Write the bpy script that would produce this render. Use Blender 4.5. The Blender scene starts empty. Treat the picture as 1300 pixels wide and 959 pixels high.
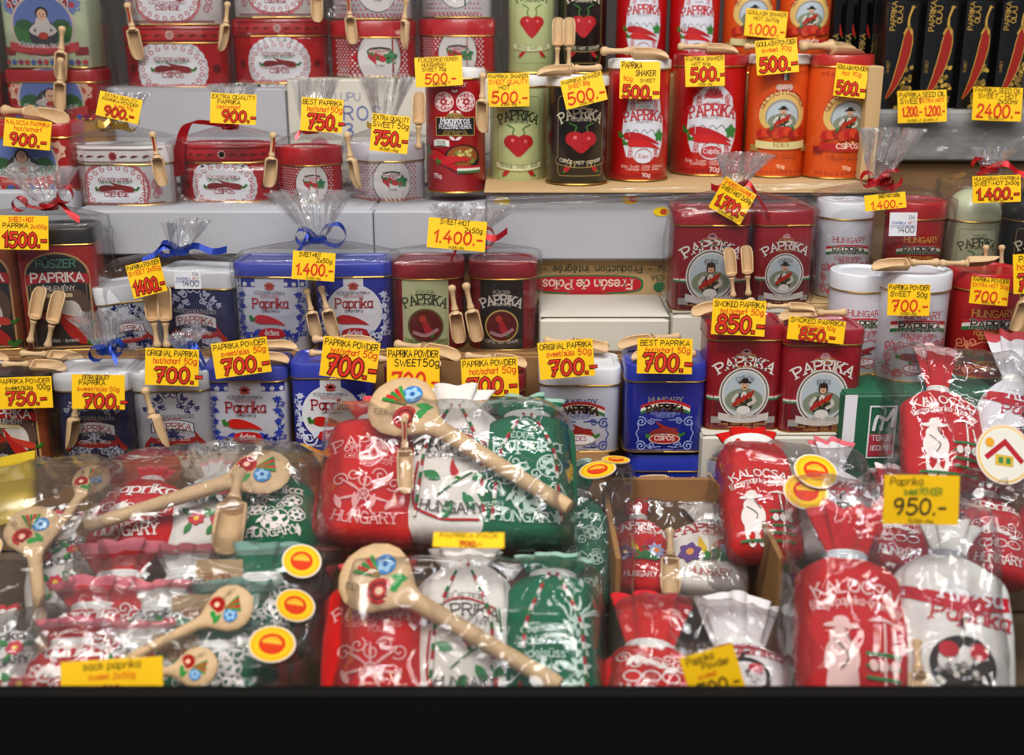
import bpy, math, random
from math import sin, cos, pi, radians, sqrt, atan2
from mathutils import Vector, Matrix, noise

random.seed(7)
C = bpy.context.scene.collection
SC = bpy.context.scene

# ---------------------------------------------------------------- camera
F, PITCH, CAM = 1500.0, radians(17), Vector((0, 0, 1.40))      # focal length in px of a 1300 px wide frame
cd = bpy.data.cameras.new('camera'); cam = bpy.data.objects.new('camera', cd); C.objects.link(cam)
cam.location = CAM; cam.rotation_euler = (pi/2 - PITCH, 0, 0)
cd.sensor_width = 36; cd.lens = 36*F/1300; cd.clip_start = .02
cd.dof.use_dof = True; cd.dof.focus_distance = 1.0; cd.dof.aperture_fstop = 5.0
SC.camera = cam

# ---------------------------------------------------------------- world, lamps, exposure
w = bpy.data.worlds.new('world'); SC.world = w; w.use_nodes = True
w.node_tree.nodes['Background'].inputs[0].default_value = (.80, .86, 1.0, 1)
w.node_tree.nodes['Background'].inputs[1].default_value = .16
def lamp(name, kind, loc, energy, col, size=.1, target=(0, 1.0, 1.1), sy=None):
    d = bpy.data.lights.new(name, kind); o = bpy.data.objects.new(name, d); C.objects.link(o)
    o.location = loc; d.energy = energy; d.color = col
    if kind == 'AREA':
        d.size = size
        if sy: d.shape = 'RECTANGLE'; d.size_y = sy
    else: d.shadow_soft_size = size
    o.rotation_euler = (Vector(target)-Vector(loc)).to_track_quat('-Z', 'Y').to_euler()
    return o
lamp('market_hall_light', 'AREA', (-.1, -.35, 3.0), 32, (1, .97, .93), 1.6, sy=.5)
lamp('added_strip_light', 'AREA', (.2, .62, 2.15), 6, (.90, .94, 1), 1.5, sy=.04)  # unseen strips, added to draw long streaks on the cellophane
lamp('added_strip_light', 'AREA', (-.3, -.55, 2.2), 7, (1, .93, .82), 1.4, sy=.05)
lamp('added_strip_light', 'AREA', (.1, .15, 2.3), 4, (.95, .97, 1), 1.6, sy=.03)
for i, (x, y, z, e) in enumerate([(-.75, .30, 1.95, 1.6), (-.45, .42, 2.0, 1.6), (-.08, .26, 1.98, 1.8), (.25, .42, 2.0, 1.6), (.6, .30, 1.95, 1.6)]):
    lamp('added_point_light', 'POINT', (x, y, z), e, (1, .80, .55), .03)  # unseen warm points, added for small sparkling highlights
SC.view_settings.view_transform = 'Standard'; SC.view_settings.look = 'None'
SC.view_settings.gamma = 1; SC.view_settings.use_curve_mapping = False
SC.view_settings.exposure = 0.10
SC.cycles.transparent_max_bounces = 40; SC.cycles.max_bounces = 7

# ---------------------------------------------------------------- pixels to points
def ray(px, py):
    a = (px-650)/F; b = -(py-479.5)/F
    return Vector((a, cos(PITCH)+b*sin(PITCH), -sin(PITCH)+b*cos(PITCH)))
def at(px, py, Y): r = ray(px, py); return CAM + r*(Y/r.y)
def atz(px, py, z): r = ray(px, py); return CAM + r*((z-CAM.z)/r.z)
def mpp(px, py, Y): r = ray(px, py); return (Y/r.y)/F
Z = lambda rel: CAM.z+rel

# ---------------------------------------------------------------- colour and materials
def hx(s):
    r = [int(s[i:i+2], 16)/255 for i in (0, 2, 4)]
    return tuple(c/12.92 if c <= .04045 else ((c+.055)/1.055)**2.4 for c in r)
MATS = {}
def mat(name, col, rough=.4, metal=0, var=.12, vscale=40, bump=0, bscale=200, coat=0, stretch=None, sheen=0, spec=.5):
    k = (name, col)
    if k in MATS: return MATS[k]
    m = bpy.data.materials.new(name); m.use_nodes = True; n = m.node_tree.nodes; L = m.node_tree.links
    p = n['Principled BSDF']; c = hx(col)
    p.inputs['Roughness'].default_value = rough; p.inputs['Metallic'].default_value = metal
    p.inputs['Coat Weight'].default_value = coat; p.inputs['Coat Roughness'].default_value = .12
    p.inputs['Sheen Weight'].default_value = sheen; p.inputs['Specular IOR Level'].default_value = spec
    tc = n.new('ShaderNodeTexCoord'); mp = n.new('ShaderNodeMapping'); L.new(tc.outputs['Object'], mp.inputs[0])
    if stretch: mp.inputs['Scale'].default_value = stretch
    nz = n.new('ShaderNodeTexNoise'); nz.inputs['Scale'].default_value = vscale; nz.inputs['Detail'].default_value = 4
    L.new(mp.outputs[0], nz.inputs['Vector'])
    r = n.new('ShaderNodeMix'); r.data_type = 'RGBA'; L.new(nz.outputs['Fac'], r.inputs['Factor'])
    r.inputs['A'].default_value = (*[x*(1-var) for x in c], 1); r.inputs['B'].default_value = (*[min(1, x*(1+var)) for x in c], 1)
    L.new(r.outputs['Result'], p.inputs['Base Color'])
    if bump:
        nb = n.new('ShaderNodeTexNoise'); nb.inputs['Scale'].default_value = bscale; nb.inputs['Detail'].default_value = 3
        L.new(mp.outputs[0], nb.inputs['Vector'])
        b = n.new('ShaderNodeBump'); b.inputs['Strength'].default_value = bump; b.inputs['Distance'].default_value = .002
        L.new(nb.outputs['Fac'], b.inputs['Height']); L.new(b.outputs[0], p.inputs['Normal'])
    MATS[k] = m; return m
def ink_mat(name, rough, spec=.5, coat=0):
    m = bpy.data.materials.new(name); m.use_nodes = True; n = m.node_tree.nodes; L = m.node_tree.links
    p = n['Principled BSDF']; a = n.new('ShaderNodeAttribute'); a.attribute_name = 'ink'
    L.new(a.outputs['Color'], p.inputs['Base Color']); p.inputs['Roughness'].default_value = rough
    p.inputs['Specular IOR Level'].default_value = spec; p.inputs['Coat Weight'].default_value = coat
    p.inputs['Coat Roughness'].default_value = .12
    return m
INK_TIN = ink_mat('printed_tin_ink', .38, .5, .4); INK_PAPER = ink_mat('felt_pen_ink', .8, .2); INK_CLOTH = ink_mat('cloth_print_ink', .9, .1)
def tin_paint(col): return mat('tin_paint_'+col, col, .34, 0, .06, 30, coat=.45)
def cloth(col): return mat('cotton_cloth_'+col, col, .95, 0, .10, 300, bump=.35, bscale=900, sheen=.06, spec=.12)
WOOD = mat('beech_wood', 'c2a27a', .55, 0, .22, 60, bump=.08, bscale=120, stretch=(.15, 1, 1), spec=.3)
GOLD = mat('gold_rim', 'b8934a', .3, .9, .1)
SILVER = mat('silver_rim', 'b9b4a8', .3, .8, .1)
CARD = mat('tag_card', 'e9b80c', .55, 0, .06, 60, spec=.3)
BROWN = mat('brown_cardboard', '8a6642', .9, 0, .12, 25, bump=.1, bscale=120, spec=.1)
BUFF = mat('buff_cardboard', 'b99a6e', .9, 0, .08, 25, bump=.1, bscale=120, spec=.1)
FOAM = mat('white_foam_board', 'a6a6ab', .8, 0, .10, 14, bump=.12, bscale=260, spec=.2)
WCARD = mat('white_carton', 'c4bfb2', .7, 0, .06, 20, bump=.05, bscale=100, spec=.2)
def film(name, veil, rough, bscale, bstr, fres=1.0, cap=.4):
    m = bpy.data.materials.new(name); m.use_nodes = True; n = m.node_tree.nodes; L = m.node_tree.links
    n.remove(n['Principled BSDF']); out = n['Material Output']
    tc = n.new('ShaderNodeTexCoord')
    nz = n.new('ShaderNodeTexNoise'); nz.inputs['Scale'].default_value = bscale; nz.inputs['Detail'].default_value = 3
    nz.inputs['Distortion'].default_value = 1.2; L.new(tc.outputs['Object'], nz.inputs['Vector'])
    vo = n.new('ShaderNodeTexVoronoi'); vo.inputs['Scale'].default_value = bscale*.8; vo.feature = 'F1'
    L.new(tc.outputs['Object'], vo.inputs['Vector'])
    ad = n.new('ShaderNodeMath'); ad.operation = 'ADD'; L.new(nz.outputs['Fac'], ad.inputs[0]); L.new(vo.outputs['Distance'], ad.inputs[1])
    bp = n.new('ShaderNodeBump'); bp.inputs['Strength'].default_value = bstr; bp.inputs['Distance'].default_value = .01
    L.new(ad.outputs[0], bp.inputs['Height'])
    fr = n.new('ShaderNodeFresnel'); fr.inputs['IOR'].default_value = 1.5; L.new(bp.outputs[0], fr.inputs['Normal'])
    mu = n.new('ShaderNodeMath'); mu.operation = 'MULTIPLY'; mu.use_clamp = True; L.new(fr.outputs[0], mu.inputs[0]); mu.inputs[1].default_value = fres
    mn = n.new('ShaderNodeMath'); mn.operation = 'MINIMUM'; L.new(mu.outputs[0], mn.inputs[0]); mn.inputs[1].default_value = cap; mu = mn
    tr = n.new('ShaderNodeBsdfTransparent'); tr.inputs[0].default_value = (.97, .97, .97, 1)
    gl = n.new('ShaderNodeBsdfGlossy'); gl.inputs['Roughness'].default_value = rough; L.new(bp.outputs[0], gl.inputs['Normal'])
    df = n.new('ShaderNodeBsdfDiffuse'); df.inputs[0].default_value = (.85, .86, .88, 1)
    m1 = n.new('ShaderNodeMixShader'); L.new(mu.outputs[0], m1.inputs[0]); L.new(tr.outputs[0], m1.inputs[1]); L.new(gl.outputs[0], m1.inputs[2])
    m2 = n.new('ShaderNodeMixShader'); m2.inputs[0].default_value = veil; L.new(m1.outputs[0], m2.inputs[1]); L.new(df.outputs[0], m2.inputs[2])
    L.new(m2.outputs[0], out.inputs['Surface']); return m
FILM = film('clear_cellophane', .005, .10, 40, .15, .9)
FILM_FAN = film('crumpled_cellophane', .06, .11, 60, .4, 1.4, .6)
FILM_BAG = film('thick_cellophane', .020, .07, 26, .22, 1.5, .6)
def foil(col): return mat('foil_ribbon_'+col, col, .22, .55, .1)

# ---------------------------------------------------------------- mesh builder
class MB:
    def __init__(s): s.v = []; s.f = []; s.m = []; s.c = []
    def add(s, vs, fs, mi=0, col=None):
        b = len(s.v); s.v += [tuple(v) for v in vs]
        for f in fs: s.f.append([b+i for i in f]); s.m.append(mi); s.c.append(col)
    def loft(s, rings, cap0=True, cap1=True, mi=0, closed=True):
        n = len(rings[0]); vs = [p for r in rings for p in r]; fs = []
        for i in range(len(rings)-1):
            for j in range(n if closed else n-1):
                k = (j+1) % n; fs.append((i*n+j, i*n+k, (i+1)*n+k, (i+1)*n+j))
        if cap0: fs.append(tuple(range(n-1, -1, -1)))
        if cap1: fs.append(tuple((len(rings)-1)*n+j for j in range(n)))
        s.add(vs, fs, mi); return s
    def box(s, c, sz, r=.001, mi=0):
        w, d, h = sz; x, y, z = c; r = min(r, w*.3, d*.3, h*.3)
        def rg(i, zz): return [(x+px, y+py, zz) for px, py in rrect(w-2*i, d-2*i, r, 2)]
        return s.loft([rg(r, z-h/2), rg(0, z-h/2+r), rg(0, z+h/2-r), rg(r, z+h/2)], mi=mi)
    def tube(s, pts, rad, n=8, mi=0, closed=False):
        pts = [Vector(p) for p in pts]; rings = []; up = None; N = len(pts)
        for i, p in enumerate(pts):
            a = pts[(i-1) % N] if closed or i else p; b = pts[(i+1) % N] if closed or i < N-1 else p
            t = (b-a).normalized()
            if up is None: up = t.orthogonal().normalized()
            up = (up - t*up.dot(t)); up = up.normalized() if up.length > 1e-6 else t.orthogonal().normalized()
            bi = t.cross(up); r = rad[i] if isinstance(rad, (list, tuple)) else rad
            rings.append([p+up*(r*cos(2*pi*k/n))+bi*(r*sin(2*pi*k/n)) for k in range(n)])
        if closed: rings.append(rings[0])
        return s.loft(rings, not closed, not closed, mi)
    def strip(s, pts, wdir, wid, mi=0):
        L = []; 
        for i, p in enumerate(pts):
            p = Vector(p); d = Vector(wdir[i] if isinstance(wdir, list) else wdir)*(wid/2); L += [p-d, p+d]
        return s.add(L, [(2*i, 2*i+1, 2*i+3, 2*i+2) for i in range(len(pts)-1)], mi)
    def build(s, name, mats, parent=None, sharp=.7, smooth=True, kind=None):
        me = bpy.data.meshes.new(name); me.from_pydata(s.v, [], s.f)
        if not isinstance(mats, (list, tuple)): mats = [mats]
        for m in mats: me.materials.append(m)
        if len(mats) > 1: me.polygons.foreach_set('material_index', s.m)
        if smooth:
            me.polygons.foreach_set('use_smooth', [True]*len(s.f)); me.set_sharp_from_angle(angle=sharp)
        if any(c is not None for c in s.c):
            at_ = me.color_attributes.new('ink', 'FLOAT_COLOR', 'CORNER'); buf = []
            for f, c in zip(s.f, s.c): buf += [*c, 1]*len(f)
            at_.data.foreach_set('color', buf)
        me.update(); o = bpy.data.objects.new(name, me); C.objects.link(o)
        if parent: o.parent = parent
        if kind: o['kind'] = kind
        return o
def inst(name, me, parent):
    o = bpy.data.objects.new(name, me); C.objects.link(o); o.parent = parent; return o
def thing(name, label, cat, M=None, group=None):
    o = bpy.data.objects.new(name, None); C.objects.link(o); o.empty_display_size = .01
    if M is not None: o.matrix_world = M
    o['label'] = label; o['category'] = cat
    if group: o['group'] = group
    return o
def frame(base, top, roll=0, ref=(1, 0, 0)):
    z = (top-base).normalized(); x = Vector(ref); x = (x-z*x.dot(z)).normalized(); y = z.cross(x)
    M = Matrix((x, y, z)).transposed().to_4x4(); M.translation = base
    return M @ Matrix.Rotation(roll, 4, 'Y') if roll else M
def place(loc, rz=0, ry=0, rx=0):
    return Matrix.Translation(loc) @ Matrix.Rotation(rz, 4, 'Z') @ Matrix.Rotation(ry, 4, 'Y') @ Matrix.Rotation(rx, 4, 'X')

# ---------------------------------------------------------------- cross sections, from the front centre towards +x
def rrect(w, d, r, n=5):
    r = min(r, w/2-1e-5, d/2-1e-5); o = [(0, -d/2)]
    for cx, cy, a in ((w/2-r, -d/2+r, -90), (w/2-r, d/2-r, 0), (-w/2+r, d/2-r, 90), (-w/2+r, -d/2+r, 180)):
        for k in range(n+1): t = radians(a+90*k/n); o.append((cx+r*cos(t), cy+r*sin(t)))
    return o
def ellipse(w, d, r=0, n=56): return [(w/2*sin(2*pi*k/n), -d/2*cos(2*pi*k/n)) for k in range(n)]
def oval(w, d, r=0, n=56):
    o = []
    for k in range(n):
        t = 2*pi*k/n; s_, c_ = sin(t), -cos(t); e = 2/2.9
        o.append((w/2*math.copysign(abs(s_)**e, s_), d/2*math.copysign(abs(c_)**e, c_)))
    return o
def facet(w, d, r=0, n=2):
    c = d*.42; a = w/2; b = d/2
    P_ = [(0, -b), (a-c, -b), (a-c*.12, -b+c*.8), (a, -b+c), (a, b-c), (a-c*.12, b-c*.8), (a-c, b), (-a+c, b), (-a+c*.12, b-c*.8), (-a, b-c), (-a, -b+c), (-a+c*.12, -b+c*.8), (-a+c, -b)]
    return P_
SECT = {'rect': lambda w, d, o=0: rrect(w+2*o, d+2*o, max(.0015, .009+o), 5), 'square': lambda w, d, o=0: rrect(w+2*o, d+2*o, max(.001, .005+o), 4),
        'round': lambda w, d, o=0: ellipse(w+2*o, d+2*o), 'oval': lambda w, d, o=0: oval(w+2*o, d+2*o), 'facet': lambda w, d, o=0: facet(w+2*o, d+2*o)}
def outline_map(sec):
    P_ = [Vector((x, y, 0)) for x, y in sec]; n = len(P_); ln = [(P_[(i+1) % n]-P_[i]).length for i in range(n)]; T = sum(ln)
    def f(u, v, h):
        u = u % T; i = 0
        while i < n-1 and u > ln[i]: u -= ln[i]; i += 1
        a, b = P_[i], P_[(i+1) % n]; t = (b-a); L = t.length or 1e-9; q = a+t*(u/L); nn = Vector((t.y, -t.x, 0))/L
        return (q.x+nn.x*h, q.y+nn.y*h, v)
    return f
# ---------------------------------------------------------------- stroke lettering (cap height 10)
GLY = {}
def _g(src):
    for ln in src.strip().split('\n'):
        ch, adv, rest = ln.split(' ', 2)
        st = []
        for s in rest.split('|'):
            s = s.strip(); sm = s.startswith('~'); s = s.lstrip('~')
            st.append((sm, [tuple(float(q) for q in p.split(',')) for p in s.split()]))
        GLY[ch] = (float(adv), st)
_g('''A 8 0,0 4,10 8,0 | 1.5,3.6 6.5,3.6
B 6.8 0,0 0,10 | ~0,10 4,10 6,8.6 5.6,6.2 3.6,5.2 0,5.2 | ~0,5.2 4.4,5.2 6.8,3.6 6.6,1.4 4.4,0 0,0
C 7.2 ~7.2,8.2 5.8,9.7 3.6,10 1.2,8.6 0,5 1.2,1.4 3.6,0 5.8,.3 7.2,1.8
D 7.3 0,0 0,10 | ~0,10 3.5,10 6.5,8.3 7.3,5 6.5,1.7 3.5,0 0,0
E 6 6,10 0,10 0,0 6,0 | 0,5.2 5,5.2
F 5.8 5.8,10 0,10 0,0 | 0,5.2 4.8,5.2
G 7.4 ~7.2,8.2 5.8,9.7 3.6,10 1.2,8.6 0,5 1.2,1.4 3.8,0 6,.4 7.3,2 | 4.2,4.4 7.3,4.4 7.3,0
H 7.2 0,0 0,10 | 7.2,0 7.2,10 | 0,5.2 7.2,5.2
I 0.6 .3,0 .3,10
J 4.5 ~4.2,10 4.2,3 3.4,.6 1.8,0 0,1.2
K 6.8 0,0 0,10 | 6.4,10 0,4.4 | 2.2,6.2 6.8,0
L 5.6 0,10 0,0 5.6,0
M 9 0,0 .6,10 4.5,2.5 8.4,10 9,0
N 7.4 0,0 0,10 7.4,0 7.4,10
O 8 ~4,10 1.2,8.6 0,5 1.2,1.4 4,0 6.8,1.4 8,5 6.8,8.6 4,10
P 6.6 0,0 0,10 | ~0,10 4,10 6.4,8.6 6.4,6.2 4,4.7 0,4.7
Q 8 ~4,10 1.2,8.6 0,5 1.2,1.4 4,0 6.8,1.4 8,5 6.8,8.6 4,10 | 5,2.4 8,-.6
R 6.9 0,0 0,10 | ~0,10 4,10 6.4,8.7 6.4,6.4 4,5 0,5 | 3.6,5 6.9,0
S 6.4 ~6,8.4 4.6,9.9 2.4,9.9 .6,8.5 .8,6.5 3.2,5.2 5.6,4 6.2,1.9 4.6,.1 2,0 0,1.6
T 7.4 0,10 7.4,10 | 3.7,10 3.7,0
U 7.2 ~0,10 0,4 .9,1 3.6,0 6.3,1 7.2,4 7.2,10
V 7.6 0,10 3.8,0 7.6,10
W 10.5 0,10 2.6,0 5.2,8 7.9,0 10.5,10
X 7.2 0,0 7.2,10 | 0,10 7.2,0
Y 7.2 0,10 3.6,5 7.2,10 | 3.6,5 3.6,0
Z 6.8 .2,10 6.8,10 0,0 6.8,0
a 5.6 ~5.4,6 3.4,6.9 1,6 0,3.4 1,.8 3.2,.1 5.4,2 | 5.4,6.8 5.4,0
b 5.8 0,10 0,0 | ~0,5 2,6.8 4.6,6.2 5.8,3.4 4.6,.6 2,0 0,1.6
c 5 ~5,5.6 3.4,6.8 1.2,6 0,3.4 1.2,.8 3.4,0 5,1.2
d 5.8 5.8,10 5.8,0 | ~5.8,5 3.8,6.8 1.2,6.2 0,3.4 1.2,.6 3.8,0 5.8,1.6
e 5.6 ~.2,3.6 5.5,3.6 4.8,6 2.8,6.9 .8,5.8 0,3.4 1,.8 3,0 5.3,1.2
f 3.8 ~3.8,9.6 2.4,10 1.4,8.6 1.4,6 1.4,0 | 0,6.4 3.4,6.4
g 5.7 ~5.6,5 3.8,6.8 1.2,6.2 0,3.6 1.2,1 3.6,.6 5.6,2.2 | ~5.6,6.6 5.6,0 4.8,-2.4 2.6,-3 .4,-2
h 5.5 0,10 0,0 | ~0,4.6 2,6.7 4.4,6.6 5.5,4.6 5.5,0
i 0.6 .3,6.6 .3,0 | .3,8.8 .3,9.4
j 2 ~1.8,6.6 1.8,0 1.2,-2.4 0,-2.8 | 1.8,8.8 1.8,9.4
k 5.2 0,10 0,0 | 4.8,6.6 0,2.6 | 1.6,4 5.2,0
l 0.6 .3,10 .3,0
m 8.6 0,6.6 0,0 | ~0,4.8 1.6,6.6 3.6,6.4 4.3,4.6 4.3,0 | ~4.3,4.8 5.9,6.6 7.9,6.4 8.6,4.6 8.6,0
n 5.4 0,6.6 0,0 | ~0,4.6 2,6.7 4.4,6.5 5.4,4.6 5.4,0
o 5.8 ~2.9,6.8 .8,5.8 0,3.4 .8,1 2.9,0 5,1 5.8,3.4 5,5.8 2.9,6.8
p 5.8 0,6.6 0,-3 | ~0,5 2,6.8 4.6,6.2 5.8,3.4 4.6,.6 2,0 0,1.6
r 3.6 0,6.6 0,0 | ~0,4.4 1.4,6.4 3.6,6.6
s 4.6 ~4.4,5.8 2.6,6.9 .6,6 .8,4.2 3.4,3.2 4.6,1.8 3.4,.1 1.4,.1 0,1.2
t 3.6 ~1.4,9 1.4,2 2,.2 3.6,.3 | 0,6.4 3.4,6.4
u 5.4 ~0,6.6 0,2 1.2,.1 3.4,.2 5.4,2.2 | 5.4,6.6 5.4,0
v 5.2 0,6.6 2.6,0 5.2,6.6
w 7.6 0,6.6 1.9,0 3.8,5.6 5.7,0 7.6,6.6
x 5 0,0 5,6.6 | 0,6.6 5,0
y 5.4 0,6.6 2.8,.6 | 5.4,6.6 2.4,-1.6 .6,-3
z 4.8 .2,6.6 4.8,6.6 0,0 4.8,0
0 6.2 ~3.1,10 .8,8.4 0,5 .8,1.6 3.1,0 5.4,1.6 6.2,5 5.4,8.4 3.1,10
1 3 0,7 2.6,10 2.6,0
2 6 ~.2,7.8 1.4,9.7 3.6,9.9 5.6,8.4 5,5.8 2.6,3 0,0 | 0,0 6,0
3 6 ~.2,9 2.6,10 5.2,9 5.2,6.6 2.6,5.4 5.6,4.2 5.8,1.6 3.2,0 0,1
4 6.4 4,10 0,3.4 6.4,3.4 | 4.6,6 4.6,0
5 6 5.6,10 .8,10 .4,5.6 | ~.4,5.6 3,6.2 5.6,5 6,2.6 4,.2 1.6,0 0,1.2
6 6 ~5.2,9.6 2.4,8.2 .4,5 .2,2 2,.1 4.6,.4 6,2.8 4.8,5.2 2.4,5.4 .4,3.4
7 6.2 0,9 .6,10 6.2,10 2.4,0 | 2,5 5.4,5.2
8 6 ~3,5.4 .8,6.8 .8,9 3,10 5.2,9 5.2,6.8 3,5.4 .2,3.6 .4,1 3,0 5.6,1 5.8,3.6 3,5.4
9 6 ~5.6,7 4.8,9.4 2.6,10 .6,8.8 .4,6.4 2.2,4.8 4.6,5.6 5.6,7.6 5.2,3 3,0
. 0.8 .4,0 .4,.7
, 1 .7,.7 .2,-1.4
- 4 0,4.2 4,4.2
/ 4 0,-1 4,10.5
+ 5 2.5,1.5 2.5,6.5 | 0,4 5,4
% 7 0,0 7,10 | ~1.5,10 0,8.4 1.5,6.8 3,8.4 1.5,10 | ~5.5,3.2 4,1.6 5.5,0 7,1.6 5.5,3.2
& 7 7,0 1,8 2,10 4,9 1,4 0,2 2,0 6,4
! 0.6 .3,3 .3,10 | .3,0 .3,.6
* 1.2 .6,4 .6,5.2''')
_ACC = {'É': ('E', 'a'), 'é': ('e', 'a'), 'Á': ('A', 'a'), 'á': ('a', 'a'), 'Í': ('I', 'a'), 'í': ('i', 'a'), 'Ó': ('O', 'a'), 'ó': ('o', 'a'),
        'Ö': ('O', 'd'), 'ö': ('o', 'd'), 'Ü': ('U', 'd'), 'ü': ('u', 'd'), 'Ű': ('U', 'D'), 'ű': ('u', 'D'), 'Ő': ('O', 'D'), 'ő': ('o', 'D'), 'ä': ('a', 'd')}
for ch, (b, k) in _ACC.items():
    adv, st = GLY[b]; y = 11.6 if b.isupper() else 8.6; m_ = adv/2; st = [s for s in st if not (b == 'i' and s[1][0][1] > 8)]
    ex = {'a': [(m_-.5, y, m_+1, y+2)], 'd': [(m_-1.6, y, m_-1.6, y+.8), (m_+1.6, y, m_+1.6, y+.8)], 'D': [(m_-1.8, y, m_-.8, y+1.8), (m_+.8, y, m_+1.8, y+1.8)]}[k]
    GLY[ch] = (adv, st+[(False, [(a, c), (e, g)]) for a, c, e, g in ex])
def spline(P_, n=4):
    o = []; N = len(P_)
    for i in range(N-1):
        p0, p1, p2, p3 = P_[max(i-1, 0)], P_[i], P_[i+1], P_[min(i+2, N-1)]
        for k in range(n):
            t = k/n; t2 = t*t; t3 = t2*t
            o.append(tuple(.5*((2*b)+(c-a)*t+(2*a-5*b+4*c-d)*t2+(-a+3*b-3*c+d)*t3) for a, b, c, d in zip(p0, p1, p2, p3)))
    o.append(tuple(P_[-1])); return o

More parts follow.
